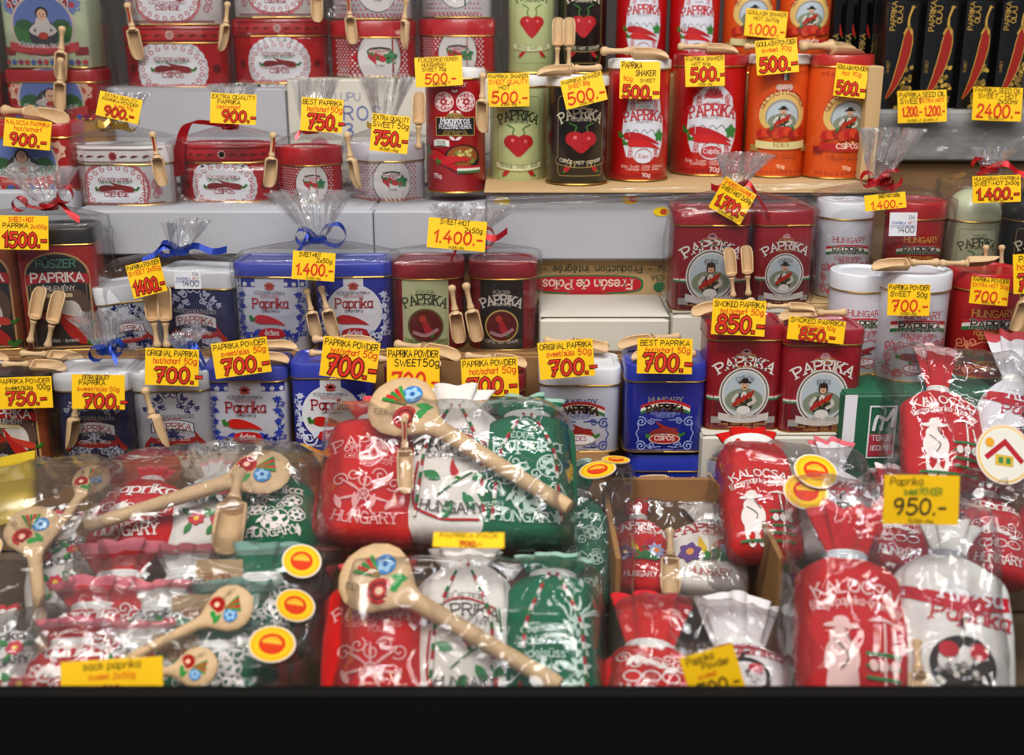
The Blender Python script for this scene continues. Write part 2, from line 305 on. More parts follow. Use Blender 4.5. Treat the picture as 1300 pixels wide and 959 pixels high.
class Print:
    """flat print on a surface: x in widths (0 = centre), y in heights (0 = base), lengths in widths"""
    def __init__(s, fmap, W, H, seg=.004, h0=.00016, dh=.00004):
        s.f = fmap; s.W = W; s.H = H; s.seg = seg; s.h = h0; s.dh = dh; s.mb = MB()
    def up(s): s.h += s.dh
    def pt(s, x, y): return (x*s.W, y*s.H)
    def strip(s, A, B, col):
        vs = []
        for a, b in zip(A, B): vs += [s.f(a[0], a[1], s.h), s.f(b[0], b[1], s.h)]
        s.mb.add(vs, [(2*i, 2*i+1, 2*i+3, 2*i+2) for i in range(len(A)-1)], 0, col)
    def raw(s, pts, hw, col, closed=False, cap=True):
        """ribbon along points in metres; hw: half width, a number or one per point"""
        q = []; W_ = []
        for i, p in enumerate(pts):
            h_ = hw[i] if isinstance(hw, list) else hw
            if q:
                a = q[-1]; L = math.dist(a, p)
                if L < 1e-7: continue
                n = int(L/s.seg); h0 = W_[-1]
                for k in range(1, n+1):
                    t = k/(n+1); q.append((a[0]+(p[0]-a[0])*t, a[1]+(p[1]-a[1])*t)); W_.append(h0+(h_-h0)*t)
            q.append(tuple(p)); W_.append(h_)
        if len(q) < 2: return
        N = len(q); A = []; B = []
        for i in range(N):
            a = q[i-1] if i else (q[-2] if closed else q[0]); b = q[i+1] if i < N-1 else (q[1] if closed else q[-1]); c = q[i]
            d1 = (c[0]-a[0], c[1]-a[1]); d2 = (b[0]-c[0], b[1]-c[1]); l1 = math.hypot(*d1); l2 = math.hypot(*d2)
            if l1 < 1e-9: d1, l1 = d2, l2
            if l2 < 1e-9: d2, l2 = d1, l1
            t = (d1[0]/l1+d2[0]/l2, d1[1]/l1+d2[1]/l2); L = math.hypot(*t)
            if L < .3: t = (d1[0]/l1, d1[1]/l1); L = 1; k = 1
            else: k = min(1/max(L/2, .3), 1.7)
            nx, ny = -t[1]/L, t[0]/L; w_ = W_[i]*k; e = 0
            if cap and not closed and i in (0, N-1): e = W_[i]*.7*(-1 if i == 0 else 1)
            c = (c[0]+t[0]/L*e, c[1]+t[1]/L*e)
            A.append((c[0]+nx*w_, c[1]+ny*w_)); B.append((c[0]-nx*w_, c[1]-ny*w_))
        s.strip(B, A, col)
    def line(s, pts, w, col, sm=False, closed=False, wid=None):
        P_ = [s.pt(*p) for p in pts]
        if closed: P_ = P_+[P_[0]]
        if sm: P_ = spline(P_, 4)
        if wid: hw = [wid[min(int(i/(len(P_)-1)*(len(wid)-1)), len(wid)-2)] for i in range(len(P_))]; hw = [s._ip(wid, i/(len(P_)-1))*s.W*w/2 for i in range(len(P_))]
        else: hw = w*s.W/2
        s.raw(P_, hw, col, closed, wid is None)
    def _ip(s, a, t): k = min(int(t*(len(a)-1)), len(a)-2); f_ = t*(len(a)-1)-k; return a[k]*(1-f_)+a[k+1]*f_
    def band(s, x0, x1, top, bot, col, n=None):
        X0, X1 = x0*s.W, x1*s.W; n = n or max(1, int((X1-X0)/s.seg)+1); A = []; B = []
        for i in range(n+1):
            x = x0+(x1-x0)*i/n
            A.append(s.pt(x, bot(x) if callable(bot) else bot)); B.append(s.pt(x, top(x) if callable(top) else top))
        s.strip(A, B, col); s.up()
    def rect(s, x0, y0, x1, y1, col): s.band(x0, x1, y1, y0, col)
    def ell(s, x, y, rx, ry, col, n=18, p=2, top=1, bot=1):
        cx, cy = s.pt(x, y); rx *= s.W; ry *= s.W; A = []; B = []
        for i in range(n+1):
            t = -cos(pi*i/n); q = (1-abs(t)**p)**(1/p) if abs(t) < 1 else 0
            A.append((cx+rx*t, cy-ry*q*bot)); B.append((cx+rx*t, cy+ry*q*top))
        s.strip(A, B, col); s.up()
    def ring(s, x, y, rx, ry, w, col, n=28):
        cx, cy = s.pt(x, y)
        s.raw([(cx+rx*s.W*cos(2*pi*i/n), cy+ry*s.W*sin(2*pi*i/n)) for i in range(n)]+[(cx+rx*s.W, cy)], w*s.W/2, col, True); s.up()
    def frame_(s, x0, y0, x1, y1, w, col): s.line([(x0, y0), (x1, y0), (x1, y1), (x0, y1)], w, col, closed=True); s.up()
    def text(s, t, x, y, size, col, wt=1.5, serif=False, bend=0, rot=0, fit=None, jit=0, sp=1.9, slant=0, align=0, outline=None, ow=1.2):
        k = size*s.W/10; adv = 0; L = []
        for ch in t:
            if ch == ' ': adv += 4.2; continue
            if ch == '·': ch = '*'
            g = GLY.get(ch)
            if not g: continue
            L.append((adv, g)); adv += g[0]+sp
        adv -= sp
        if adv <= 0: return
        kx = k
        if fit and adv*k > fit*s.W: kx = fit*s.W/adv
        x0, y0 = s.pt(x, y); off = -adv/2*kx if align == 0 else (0 if align < 0 else -adv*kx)
        cr, sr = cos(rot), sin(rot); R = bend*s.W; out = []
        for a, (ad, st) in L:
            ja = random.uniform(-1, 1)*jit*.12; jy = random.uniform(-1, 1)*jit*.5; js = 1+random.uniform(-1, 1)*jit*.1
            for sm, P_ in st:
                P_ = spline(P_, 3) if sm else P_
                if serif and not sm:
                    ends = []
                    for e, nb in ((P_[0], P_[1]), (P_[-1], P_[-2])):
                        if abs(e[1]-nb[1]) > abs(e[0]-nb[0])*.8 and len(P_) >= 2 and abs(e[1]-nb[1]) > 2: ends.append(e)
                else: ends = []
                segs = [(P_, 1 if jit else .8)]+[([(e[0]-wt*.95, e[1]), (e[0]+wt*.95, e[1])], .5) for e in ends]
                for Q, ws in segs:
                    o = []
                    for gx, gy in Q:
                        gx += slant*gy; gy = gy*js+jy; gx, gy = gx-ja*gy, gy+ja*gx
                        X = off+(a+gx)*kx; Yy = gy*k
                        if R:
                            th = X/R; X, Yy = (R+Yy)*sin(th), (R+Yy)*cos(th)-R
                        o.append((x0+X*cr-Yy*sr, y0+X*sr+Yy*cr))
                    out.append((o, ws))
        if outline:
            for o, ws in out: s.raw(o, (wt*ws+ow)*k/2, outline)
            s.up()
        for o, ws in out: s.raw(o, wt*ws*k/2, col)
        s.up()
    # ---- ornaments
    def chili(s, x, y, L, ang=0, col=None, stem=None, fat=.2, curve=.25):
        col = col or hx('b0150c'); stem = stem or hx('2e6b1e'); P_ = []
        for i in range(9):
            t = i/8; X = (t-.5)*L; Y_ = curve*L*(t-.3)**2*(-1 if curve > 0 else 1)
            P_.append((X, Y_))
        cx, cy = s.pt(x, y); ca, sa = cos(ang), sin(ang)
        Q = [(cx+s.W*(a*ca-b*sa), cy+s.W*(a*sa+b*ca)) for a, b in P_]
        s.raw(Q, [s.W*L*fat*.5*q for q in (.55, .95, 1, .95, .82, .65, .48, .3, .06)], col, cap=False); s.up()
        d = (Q[0][0]-Q[1][0], Q[0][1]-Q[1][1])
        s.raw([Q[0], (Q[0][0]+d[0]*.8, Q[0][1]+d[1]*.8), (Q[0][0]+d[0]*1.3+s.W*L*.04, Q[0][1]+d[1]*1.3+s.W*L*.1)], s.W*L*fat*.18, stem); s.up()
    def leaf(s, x, y, L, ang, col, fat=.42):
        cx, cy = s.pt(x, y); ca, sa = cos(ang), sin(ang)
        s.raw([(cx+s.W*L*t*ca, cy+s.W*L*t*sa) for t in (0, .25, .5, .75, 1)], [s.W*L*fat*.5*q for q in (.05, .8, 1, .7, .05)], col, cap=False)
    def flower(s, x, y, r, col, mid=None, n=6, fat=.75):
        for k in range(n): s.leaf(x, y, r, 2*pi*k/n+.3, col, fat)
        s.up()
        if mid: s.ell(x, y, r*.3, r*.3, mid, 8)
    def scroll(s, x, y, r, ang, w, col, turns=1.3, sgn=1):
        cx, cy = s.pt(x, y); P_ = []
        for i in range(15):
            t = i/14; a = ang+sgn*turns*2*pi*t; q = r*(1-t*.82)
            P_.append((cx+s.W*q*cos(a), cy+s.W*q*sin(a)))
        s.raw(P_, s.W*w/2, col)
    def vine(s, x, y0, y1, r, col, n=4, sgn=1):
        """a column of little flowers, curls and leaves"""
        for k in range(n):
            y = y0+(y1-y0)*(k+.5)/n; X = x+sgn*r*.3*(-1)**k
            if k % 2: s.flower(X, y, r*.8, col, None, 5)
            else: s.scroll(X, y, r*.8, k, r*.2, col, 1.1, sgn)
            for a in (.6, 2.2, 4, 5.4): s.leaf(X+r*.5*cos(a), y, r*.8, a+k, col)
        s.up()
    def lace(s, x, y, w, h, col, up=1):
        """a symmetric spray of curls and leaves, wide w, tall h (in widths)"""
        q = s.W/s.H
        for sg in (-1, 1):
            for k, (fx, fy, r) in enumerate(((.08, .55, .16), (.2, .35, .13), (.33, .2, .11), (.44, .08, .08), (.14, .15, .1), (.27, .0, .08))):
                X = x+sg*fx*w; Y_ = y+up*fy*h*q
                s.scroll(X, Y_, r*w*.62, (pi/2 if sg > 0 else pi/2)+k, w*.022, col, 1.1, sg)
                s.leaf(X, Y_, r*w*1.1, pi/2*up+sg*(.4-.5*k), col, .5); s.leaf(X, Y_, r*w, pi/2*up-sg*(.9+.3*k), col, .5)
        s.flower(x, y+up*h*.72*q, w*.1, col, None, 5); s.leaf(x, y+up*h*.75*q, w*.16, pi/2*up, col)
        s.up()
    def dots(s, nx, ny, r, col, x0=-.48, x1=.48, y0=.05, y1=.95, skip=None):
        for j in range(ny):
            for i in range(nx):
                x = x0+(x1-x0)*(i+(.5 if j % 2 else 0))/nx; y = y0+(y1-y0)*(j+.5)/ny
                if skip and skip(x, y): continue
                cx, cy = s.pt(x, y); s.raw([(cx-r*s.W*.4, cy), (cx+r*s.W*.4, cy)], r*s.W*.8, col)
        s.up()
    def banner(s, x, y, w, h, col, arch=.03, tails=None, p=0):
        q = s.W/s.H; cu = lambda t: y+arch*q*(1-((t-x)/(w/2))**2)
        if tails:
            for sg in (-1, 1):
                a, b = sorted((x+sg*w*.44, x+sg*w*.62)); s.band(a, b, y-h*.1*q, y-h*1.0*q, tails, 2)
        s.band(x-w/2, x+w/2, lambda t: cu(t)+h/2*q, lambda t: cu(t)-h/2*q, col)
    def tricolor(s, x, y, w, h, arch=.05):
        q = s.W/s.H
        for k, c in enumerate(('b3202a', 'e4ddd0', '2b6b3a')):
            yy = y+(1-k)*h/3*q
            cu = lambda t: yy+arch*q*(1-((t-x)/(w/2))**2)
            s.band(x-w/2, x+w/2, lambda t: cu(t)+h/6*q, lambda t: cu(t)-h/6*q, hx(c))
    def portrait(s, x, y, rx, ry, man=False):
        q = s.W/s.H; wd = rx
        s.ell(x, y, rx, ry, hx('a9b6bd'), 20, top=1, bot=1); s.ell(x, y-ry*.3*q, rx*.92, ry*.55, hx('76806c'), 16)
        s.ell(x, y-ry*.45*q, wd*.44, ry*.52, hx('2a2523'), 14); s.ell(x, y-ry*.12*q, wd*.15, ry*.22, hx('cfcac0'), 10)
        for sg in (-1, 1): s.line([(x+sg*wd*.34, y-ry*.05*q), (x+sg*wd*.52, y-ry*.32*q), (x+sg*wd*.25, y-ry*.5*q)], wd*.17, hx('bdb8ae'), True)
        s.up()
        s.ell(x, y-ry*.76*q, wd*.34, ry*.2, hx('d0ccc4'), 12)
        [s.chili(x+wd*(-.42+.13*k), y+ry*(-.42+.075*k)*q, wd*.42, 1.2+.5*(k % 2), hx(('9c1c12', 'b02a16')[k % 2]), fat=.42) for k in range(7)]
        s.ell(x, y+ry*.38*q, wd*.19, ry*.21, hx('c99f80'), 12)
        if man:
            s.ell(x, y+ry*.54*q, wd*.34, ry*.05, hx('1a1715'), 8); s.ell(x, y+ry*.60*q, wd*.18, ry*.13, hx('1a1715'), 8); s.ell(x, y+ry*.29*q, wd*.1, ry*.025, hx('2a1a12'), 6)
        else:
            s.ell(x, y+ry*.52*q, wd*.2, ry*.12, hx('2b1a12'), 10)
            for sg in (-1, 1): s.ell(x+sg*wd*.18, y+ry*.38*q, wd*.04, ry*.15, hx('2b1a12'), 6)
            s.ell(x, y+ry*.29*q, wd*.06, ry*.022, hx('a02a22'), 5)
        for sg in (-1, 1): s.ell(x+sg*wd*.08, y+ry*.41*q, wd*.03, ry*.02, hx('1a1210'), 5)
    def build(s, name, m, parent, label=None):
        o = s.mb.build(name, m, parent, smooth=False)
        if label: o['label'] = label
        return o
# ---------------------------------------------------------------- printed designs of the tins
RED, DRED, WHT, CRM, BLK, GRN, GLD, NAVY, BLU = [hx(c) for c in ('b3161b', '7c1016', 'd9d9de', 'd8cfae', '14110f', '1f6a3c', 'b8974e', '1c2150', '1f2c86')]
GREY = hx('5a5560')
def d_kalocsa_round(p, dark):                    # blue and white tin with Paprika, a chilli and an oval
    ink = hx('2a3a9c') if not dark else hx('c9cfe6'); q = p.W/p.H
    if dark:
        p.band(-.13, .13, .995, .6, WHT); p.ell(0, .53, .37, .37, WHT, 24)
    else:
        p.rect(-.5, .86, -.2, .99, hx('27348f')); p.rect(.2, .86, .5, .99, hx('27348f'))
        for k in range(9):
            if abs(k-4) > 1: p.flower(-.45+k*.1125, .9, .035, WHT, None, 5)
    for sg in (-1, 1): p.vine(sg*.405, .2, .80, .058, ink, 8, sg)
    for k in range(5): p.leaf(0, .85, .09, pi/2+(k-2)*.5, hx('b5443c'), .4)
    p.up(); p.ell(0, .845, .06, .018, hx('b5443c'), 8)
    p.text('FŰSZERPAPRIKA', 0, .765, .04, GREY, 1.6, fit=.5); p.text('KÜLÖNLEGES', 0, .725, .03, hx('b3262a'), 1.6, fit=.44)
    p.text('Paprika', 0, .59, .125, hx('a8181d'), 1.7, True, fit=.48); p.text('őrlemény', 0, .53, .045, GREY, 1.5)
    p.chili(-.02, .425, .42, -.08, hx('b81a12'), fat=.3)
    p.ell(0, .245, .2, .075, hx('b01a1e'), 16); p.text('édes', 0, .22, .07, WHT, 1.8, True)
    for sg in (-1, 1):
        p.scroll(sg*.29, .2, .1, 1+sg, .02, ink, 1.4, sg); p.leaf(sg*.27, .2, .16, pi/2+sg*.8, ink); p.leaf(sg*.3, .16, .14, pi/2-sg*.5, ink)
    p.up(); p.text('Sweet · Edelsüss · Doux', 0, .095, .04, GREY if not dark else hx('c9cfe6'), 1.4, fit=.7); p.text('Dolce · 50g', 0, .045, .034, GREY if not dark else hx('c9cfe6'), 1.4)
def d_lace(p, dark):                             # lacework sprays above and below a paprika banner
    ink = hx('23306e') if not dark else hx('b9bcd2'); tx = GREY if not dark else hx('c4c0c4')
    p.lace(0, .70, .72, .42, ink, 1); p.lace(0, .16, .78, -.26, ink, -1); p.lace(0, .1, .7, .26, ink, 1)
    p.text('KALOCSAI KÜLÖNLEGES', 0, .60, .045, tx, 1.5, fit=.58); p.text('FŰSZER', 0, .545, .05, hx('b3464a'), 1.6)
    p.banner(0, .45, .56, .135, hx('4a4a5a') if not dark else hx('c9c5cc'), .05); p.banner(0, .45, .53, .115, WHT if not dark else hx('dcd8dc'), .05)
    p.text('PAPRIKA', 0, .44, .085, hx('a02a2c'), 1.8, True, bend=1.0, fit=.46); p.text('ŐRLEMÉNY', 0, .375, .045, tx, 1.5)
    p.banner(0, .285, .6, .075, hx('9c2422'), -.04); p.text('CSEMEGE · SÜSS', 0, .265, .04, hx('e0d6d0'), 1.5, fit=.45)
    p.chili(.33, .28, .26, 2.2, hx('9c1c18'), fat=.28); p.chili(-.33, .25, .2, 1.2, hx('9c1c18'), fat=.28)
    for y, yy in ((.04, .04),): p.text('Sweet · Hot · Paprika', 0, y, .035, tx, 1.4, fit=.6)
def d_rustic(p, dark):                           # black arched label on rust, red banner and chilli
    p.rect(-.5, .0, .5, .08, hx('2c2622'))
    p.ell(0, .72, .41, .3, hx('b58a58'), 20); p.rect(-.41, .03, .41, .72, hx('b58a58'))
    p.ell(0, .715, .385, .28, hx('2a2320'), 20); p.rect(-.385, .05, .385, .715, hx('2a2320'))
    p.ell(-.12, .46, .2, .2, hx('6a5140'), 14); p.ell(.18, .42, .2, .24, hx('5a4238'), 14); p.ell(.14, .34, .13, .2, hx('cfc7be'), 12)
    p.ell(.04, .42, .12, .1, hx('c6bdb2'), 10); p.ell(-.2, .3, .16, .14, hx('3d2a20'), 12); p.ell(-.16, .34, .12, .06, hx('8f2a1c'), 10)
    p.text('FŰSZER', 0, .79, .1, hx('4f8068'), 2.2, fit=.5, outline=hx('151210'), ow=1)
    p.banner(0, .68, .8, .13, hx('a81c20'), .03); p.text('PAPRIKA', 0, .655, .12, hx('e4ddd6'), 2.1, fit=.68)
    p.text('ŐRLEMÉNY', 0, .575, .06, hx('d6cfc6'), 1.7); p.banner(0, .53, .34, .05, hx('c9b68a'), 0)
    p.chili(.08, .22, .6, 2.4, hx('b0221a'), fat=.28, curve=-.35); p.chili(.16, .3, .4, 2.9, hx('c23a28'), fat=.25)
    p.text('édes · sweet', 0, .09, .05, hx('d6cfc6'), 1.5)
def d_hungary(p, dark):                          # HUNGARY above a tricolour ribbon, scroll frame, crossed chillies
    tx = hx('31408f') if not dark else hx('8f9ad0')
    p.text('HUNGARY', 0, .70, .075, tx if not dark else hx('a8a68c'), 1.7, True, fit=.42)
    p.tricolor(0, .60, .62, .12, .08); p.text('PAPRIKA', 0, .595, .085, BLK, 2.1, True, bend=.8, fit=.44, outline=hx('7d3d38'), ow=1.2)
    p.text('FŰSZERPAPRIKA', 0, .535, .034, tx, 1.5); p.text('ŐRLEMÉNY', 0, .50, .034, tx, 1.5)
    for sg in (-1, 1):
        for y in (.44, .1): p.scroll(sg*.30, y, .07, 1 if sg > 0 else 2, .016, tx, 1.5, sg); p.scroll(sg*.17, y+.01, .05, 3, .014, tx, 1.4, -sg)
        p.line([(sg*.35, .13), (sg*.33, .2), (sg*.36, .28), (sg*.33, .35), (sg*.35, .42)], .012, tx, True)
        p.line([(sg*.05, .46), (sg*.16, .47), (sg*.25, .445)], .012, tx, True); p.line([(sg*.05, .09), (sg*.16, .08), (sg*.25, .1)], .012, tx, True)
    p.up(); p.chili(-.02, .32, .36, .35, hx('7e1c18'), fat=.26); p.chili(.02, .33, .34, 2.7, hx('8c211a'), fat=.26)
    p.ell(0, .2, .2, .07, hx('c9b7a0'), 16); p.ell(0, .2, .185, .06, hx('a01c20') if dark else WHT, 16)
    p.text('CSÍPŐS' if dark else 'ÉDES', 0, .182, .055, hx('e4dccf') if dark else hx('a01c20'), 1.9, True)
    p.text('Hot · Scharf', 0, .035, .03, tx, 1.3)
def d_lady(p, man):                              # dark red tin with an oval portrait
    p.rect(-.5, 0, .5, .36, hx('5b1018'))
    for k, c in enumerate(('a5262e', 'cfc9c0', '2f6a45')): p.rect(-.5, .385-k*.022, .5, .407-k*.022, hx(c))
    for k in range(5): p.leaf(0, .855, .07, pi/2+(k-2)*.55, hx('b9848a'), .5)
    p.up(); p.ell(0, .855, .08, .014, hx('b9848a'), 8)
    p.text('FŰSZER', 0, .80, .05, hx('c79d5c'), 1.7, True); p.text('PAPRIKA', 0, .715, .13, hx('d9d2cb'), 2.2, True, bend=.62, fit=.72)
    p.text('ŐRLEMÉNY', 0, .69, .036, hx('c79d5c'), 1.6, bend=.7)
    p.ell(0, .415, .33, .36, hx('c9c4bc'), 26); p.ell(0, .415, .31, .34, hx('2b2a30'), 26); p.ell(0, .415, .295, .325, hx('c9c4bc'), 26)
    p.portrait(0, .415, .27, .30, man); p.text('CSÍPŐS' if man else 'ÉDES', 0, .57, .05, hx('3a3338'), 1.5, True, bend=.3)
    p.banner(0, .175, .66, .1, hx('bdb6b0'), -.05, hx('8f8985')); p.text('HOT · SCHARF' if man else 'SWEET · SÜSS', 0, .145, .042, hx('7b6a58'), 1.5, bend=-1.2, fit=.5)
    p.text('Sweet · Dolce · Doux · Edelsüss', 0, .075, .034, hx('b98a4c'), 1.5, fit=.7); p.text('Csemege · Édes · 50g', 0, .04, .034, hx('b98a4c'), 1.5, fit=.55)
def d_round(p, dark):                            # round tin, tricolour paprika ribbon, red scrolls
    tx = hx('b0242c') if not dark else hx('d8a24a'); sc = hx('bb4a52') if not dark else hx('d07a5a')
    p.text('HUNGARY', 0, .71, .08, tx, 1.7, True, fit=.5); p.tricolor(0, .595, .72, .13, .05)
    p.text('PAPRIKA', 0, .575, .1, BLK if not dark else hx('1b1210'), 2.1, True, fit=.5, outline=hx('c9c2b8'), ow=.8)
    p.text('FŰSZERPAPRIKA', 0, .50, .05, tx, 1.6, fit=.42); p.text('ŐRLEMÉNY', 0, .455, .05, tx, 1.6, fit=.3)
    for sg in (-1, 1):
        for y, s2 in ((.4, 1), (.12, -1)):
            p.scroll(sg*.36, y, .07, 1, .016, sc, 1.5, sg*s2); p.scroll(sg*.22, y+.02*s2, .06, 3, .016, sc, 1.4, -sg*s2)
            p.line([(0, y+.01*s2), (sg*.1, y+.03*s2), (sg*.2, y-.01*s2), (sg*.3, y+.025*s2)], .014, sc, True); p.leaf(sg*.3, y, .1, sg*1, sc)
        p.scroll(sg*.37, .26, .06, 2, .014, sc, 1.4, sg); p.line([(sg*.4, .15), (sg*.36, .2), (sg*.41, .3), (sg*.38, .38)], .014, sc, True)
    p.up(); p.chili(-.04, .29, .34, 0, hx('6e1a22'), fat=.26); p.chili(.06, .31, .3, .5, hx('8a2028'), fat=.26)
    p.ell(0, .165, .17, .055, tx, 16); p.ell(0, .165, .155, .045, WHT if not dark else hx('a3161a'), 16); p.text('ÉDES' if not dark else 'CSÍPŐS', 0, .145, .06, tx, 1.7, True, fit=.24)
def d_heart(p, dark, frame=True, big=True):      # thin frame, arched PAPRIKA, heart shaped peppers, banner
    ink = hx('2f3a22') if not dark else hx('cfc6ac')
    if frame: p.line([(-.36, .1), (-.4, .14), (-.4, .86), (-.36, .9), (.36, .9), (.4, .86), (.4, .14), (.36, .1)], .012, hx('7d8a4e') if not dark else hx('8f7a48'), closed=True); p.up()
    p.text('FŰSZER', 0, .80, .05, ink, 1.5); p.text('PAPRIKA', 0, .69, .15, ink, 2.1, True, bend=.62, fit=.68); p.text('Őrlemény', 0, .655, .06, ink, 1.4, True)
    for sg in (-1, 1):
        p.line([(sg*.05, .50), (sg*.1, .56), (sg*.08, .6), (sg*.2, .635)], .022, hx('3b6a2a'), True)
    p.up()
    for sg in (-1, 1): p.ell(sg*.11, .475, .15, .12, hx('a3161c'), 14)
    p.band(-.24, .24, lambda x: .47, lambda x: .325+.13*(abs(x)/.24)**1.3, hx('a3161c'))
    p.ell(-.1, .49, .03, .03, hx('d8696a'), 6); p.ell(.12, .48, .03, .03, hx('c85a5c'), 6)
    for sg in (-1, 1): p.chili(sg*.2, .19, .2, pi/2+sg*.8, hx('a3161c'), fat=.4)
    p.banner(0, .255, .86, .11, hx('8f7a48'), -.06); p.banner(0, .257, .84, .09, hx('c6c79a') if not dark else hx('1a1715'), -.06)
    p.text('CSEMEGE · SWEET · SÜSS' if not dark else 'CSÍPŐS · HOT · SCHARF', 0, .222, .052, ink, 1.7, bend=-1.6, fit=.72)
def d_band(p, dark):                             # vertical band on a dark red tin
    p.band(-.34, .30, 1, 0, hx('b9bd92') if not dark else hx('171413'))
    ink = hx('2f3a22') if not dark else hx('cfc6bc'); x = -.02
    p.text('FŰSZER', x, .79, .05, ink, 1.5); p.text('PAPRIKA', x, .66, .13, ink, 2.1, True, bend=.6, fit=.56); p.text('Őrlemény', x, .63, .05, ink, 1.4, True)
    p.ell(x, .35, .25, .25, hx('8f8a54'), 22); p.ell(x, .35, .225, .225, hx('5c1418'), 22); p.ring(x, .35, .237, .237, .012, hx('3a3a20') if not dark else hx('cfa94a'))
    p.chili(x, .36, .3, 2.0, hx('a8262c'), fat=.36); p.line([(x-.16, .26), (x, .22), (x+.16, .3)], .05, hx('a87a80'), True); p.up()
    p.ell(x-.04, .45, .05, .05, hx('b0342e'), 8)
    p.banner(x, .14, .6, .1, hx('8f9a5e') if not dark else hx('39352c'), -.06); p.text('CSEMEGE · SWEET · SÜSS' if not dark else 'CSÍPŐS · HOT · SCHARF', x, .105, .045, ink, 1.5, bend=-1.2, fit=.5)
def d_magyaros(p, dark):
    for sg in (-1, 1):
        p.ell(sg*.19, .80, .17, .16, hx('d3b9b8'), 16); p.ell(sg*.19, .80, .15, .14, hx('b2424a'), 16); p.flower(sg*.19, .80, .15, hx('dcc7c4'), hx('a01820'), 8); p.flower(sg*.19, .80, .075, hx('a83038'), hx('dcc7c4'), 6)
        p.leaf(sg*.1, .70, .1, pi/2+sg*1.1, hx('dcc7c4')); p.leaf(0, .88, .07, pi/2+sg*.8, hx('dcc7c4')); p.leaf(0, .705, .08, -pi/2+sg*.7, hx('dcc7c4'))
    p.up(); p.text('HUNGARY', 0, .93, .06, hx('dcc7c4'), 1.6, True)
    p.rect(-.33, .51, .33, .665, hx('171210')); p.frame_(-.33, .51, .33, .665, .012, hx('b8974e'))
    p.ell(0, .68, .14, .05, hx('9c7a40'), 12); p.text('GULYÁS', 0, .665, .05, hx('1a120c'), 1.8)
    p.text('Magyaros', 0, .615, .1, WHT, 1.9, True, fit=.48); p.text('FŰSZERKEVERÉK', 0, .57, .062, WHT, 1.8, True, fit=.54); p.text('Hungarian spice mix', 0, .54, .03, hx('b8974e'), 1.4); p.text('Paprika · Pepper · Garlic', 0, .52, .028, hx('b8974e'), 1.4)
    p.leaf(0, .47, .12, .5, hx('dcc7c4')); p.leaf(0, .47, .12, 2.6, hx('dcc7c4')); p.up()
    p.banner(-.24, .44, .28, .1, hx('d8d4cc'), .02); p.text('100%', -.24, .435, .055, hx('2f6a45'), 2); p.text('NATUR', -.24, .41, .036, hx('2f6a45'), 1.6)
    p.ell(.12, .31, .31, .23, hx('1c1614'), 20); p.ell(.12, .33, .26, .17, hx('8a4a20'), 18)
    for i in range(22): p.ell(.12+random.uniform(-.18, .18), .335+random.uniform(-.055, .05), random.uniform(.025, .05), .03, hx(random.choice(['b8a25a', '8f2a16', 'c9b36a', '6f7a3a', 'a8401c'])), 6)
    p.chili(-.16, .29, .62, -.45, hx('a8131a'), fat=.28); p.chili(.0, .31, .5, .15, hx('b81a20'), fat=.25)
    for k, c in enumerate(('b3202a', 'd8d4cc', '2b6b3a')): p.rect(.02, .225-k*.02, .42, .245-k*.02, hx(c))
    p.text('75g', -.3, .14, .065, hx('d8c4c0'), 1.9)
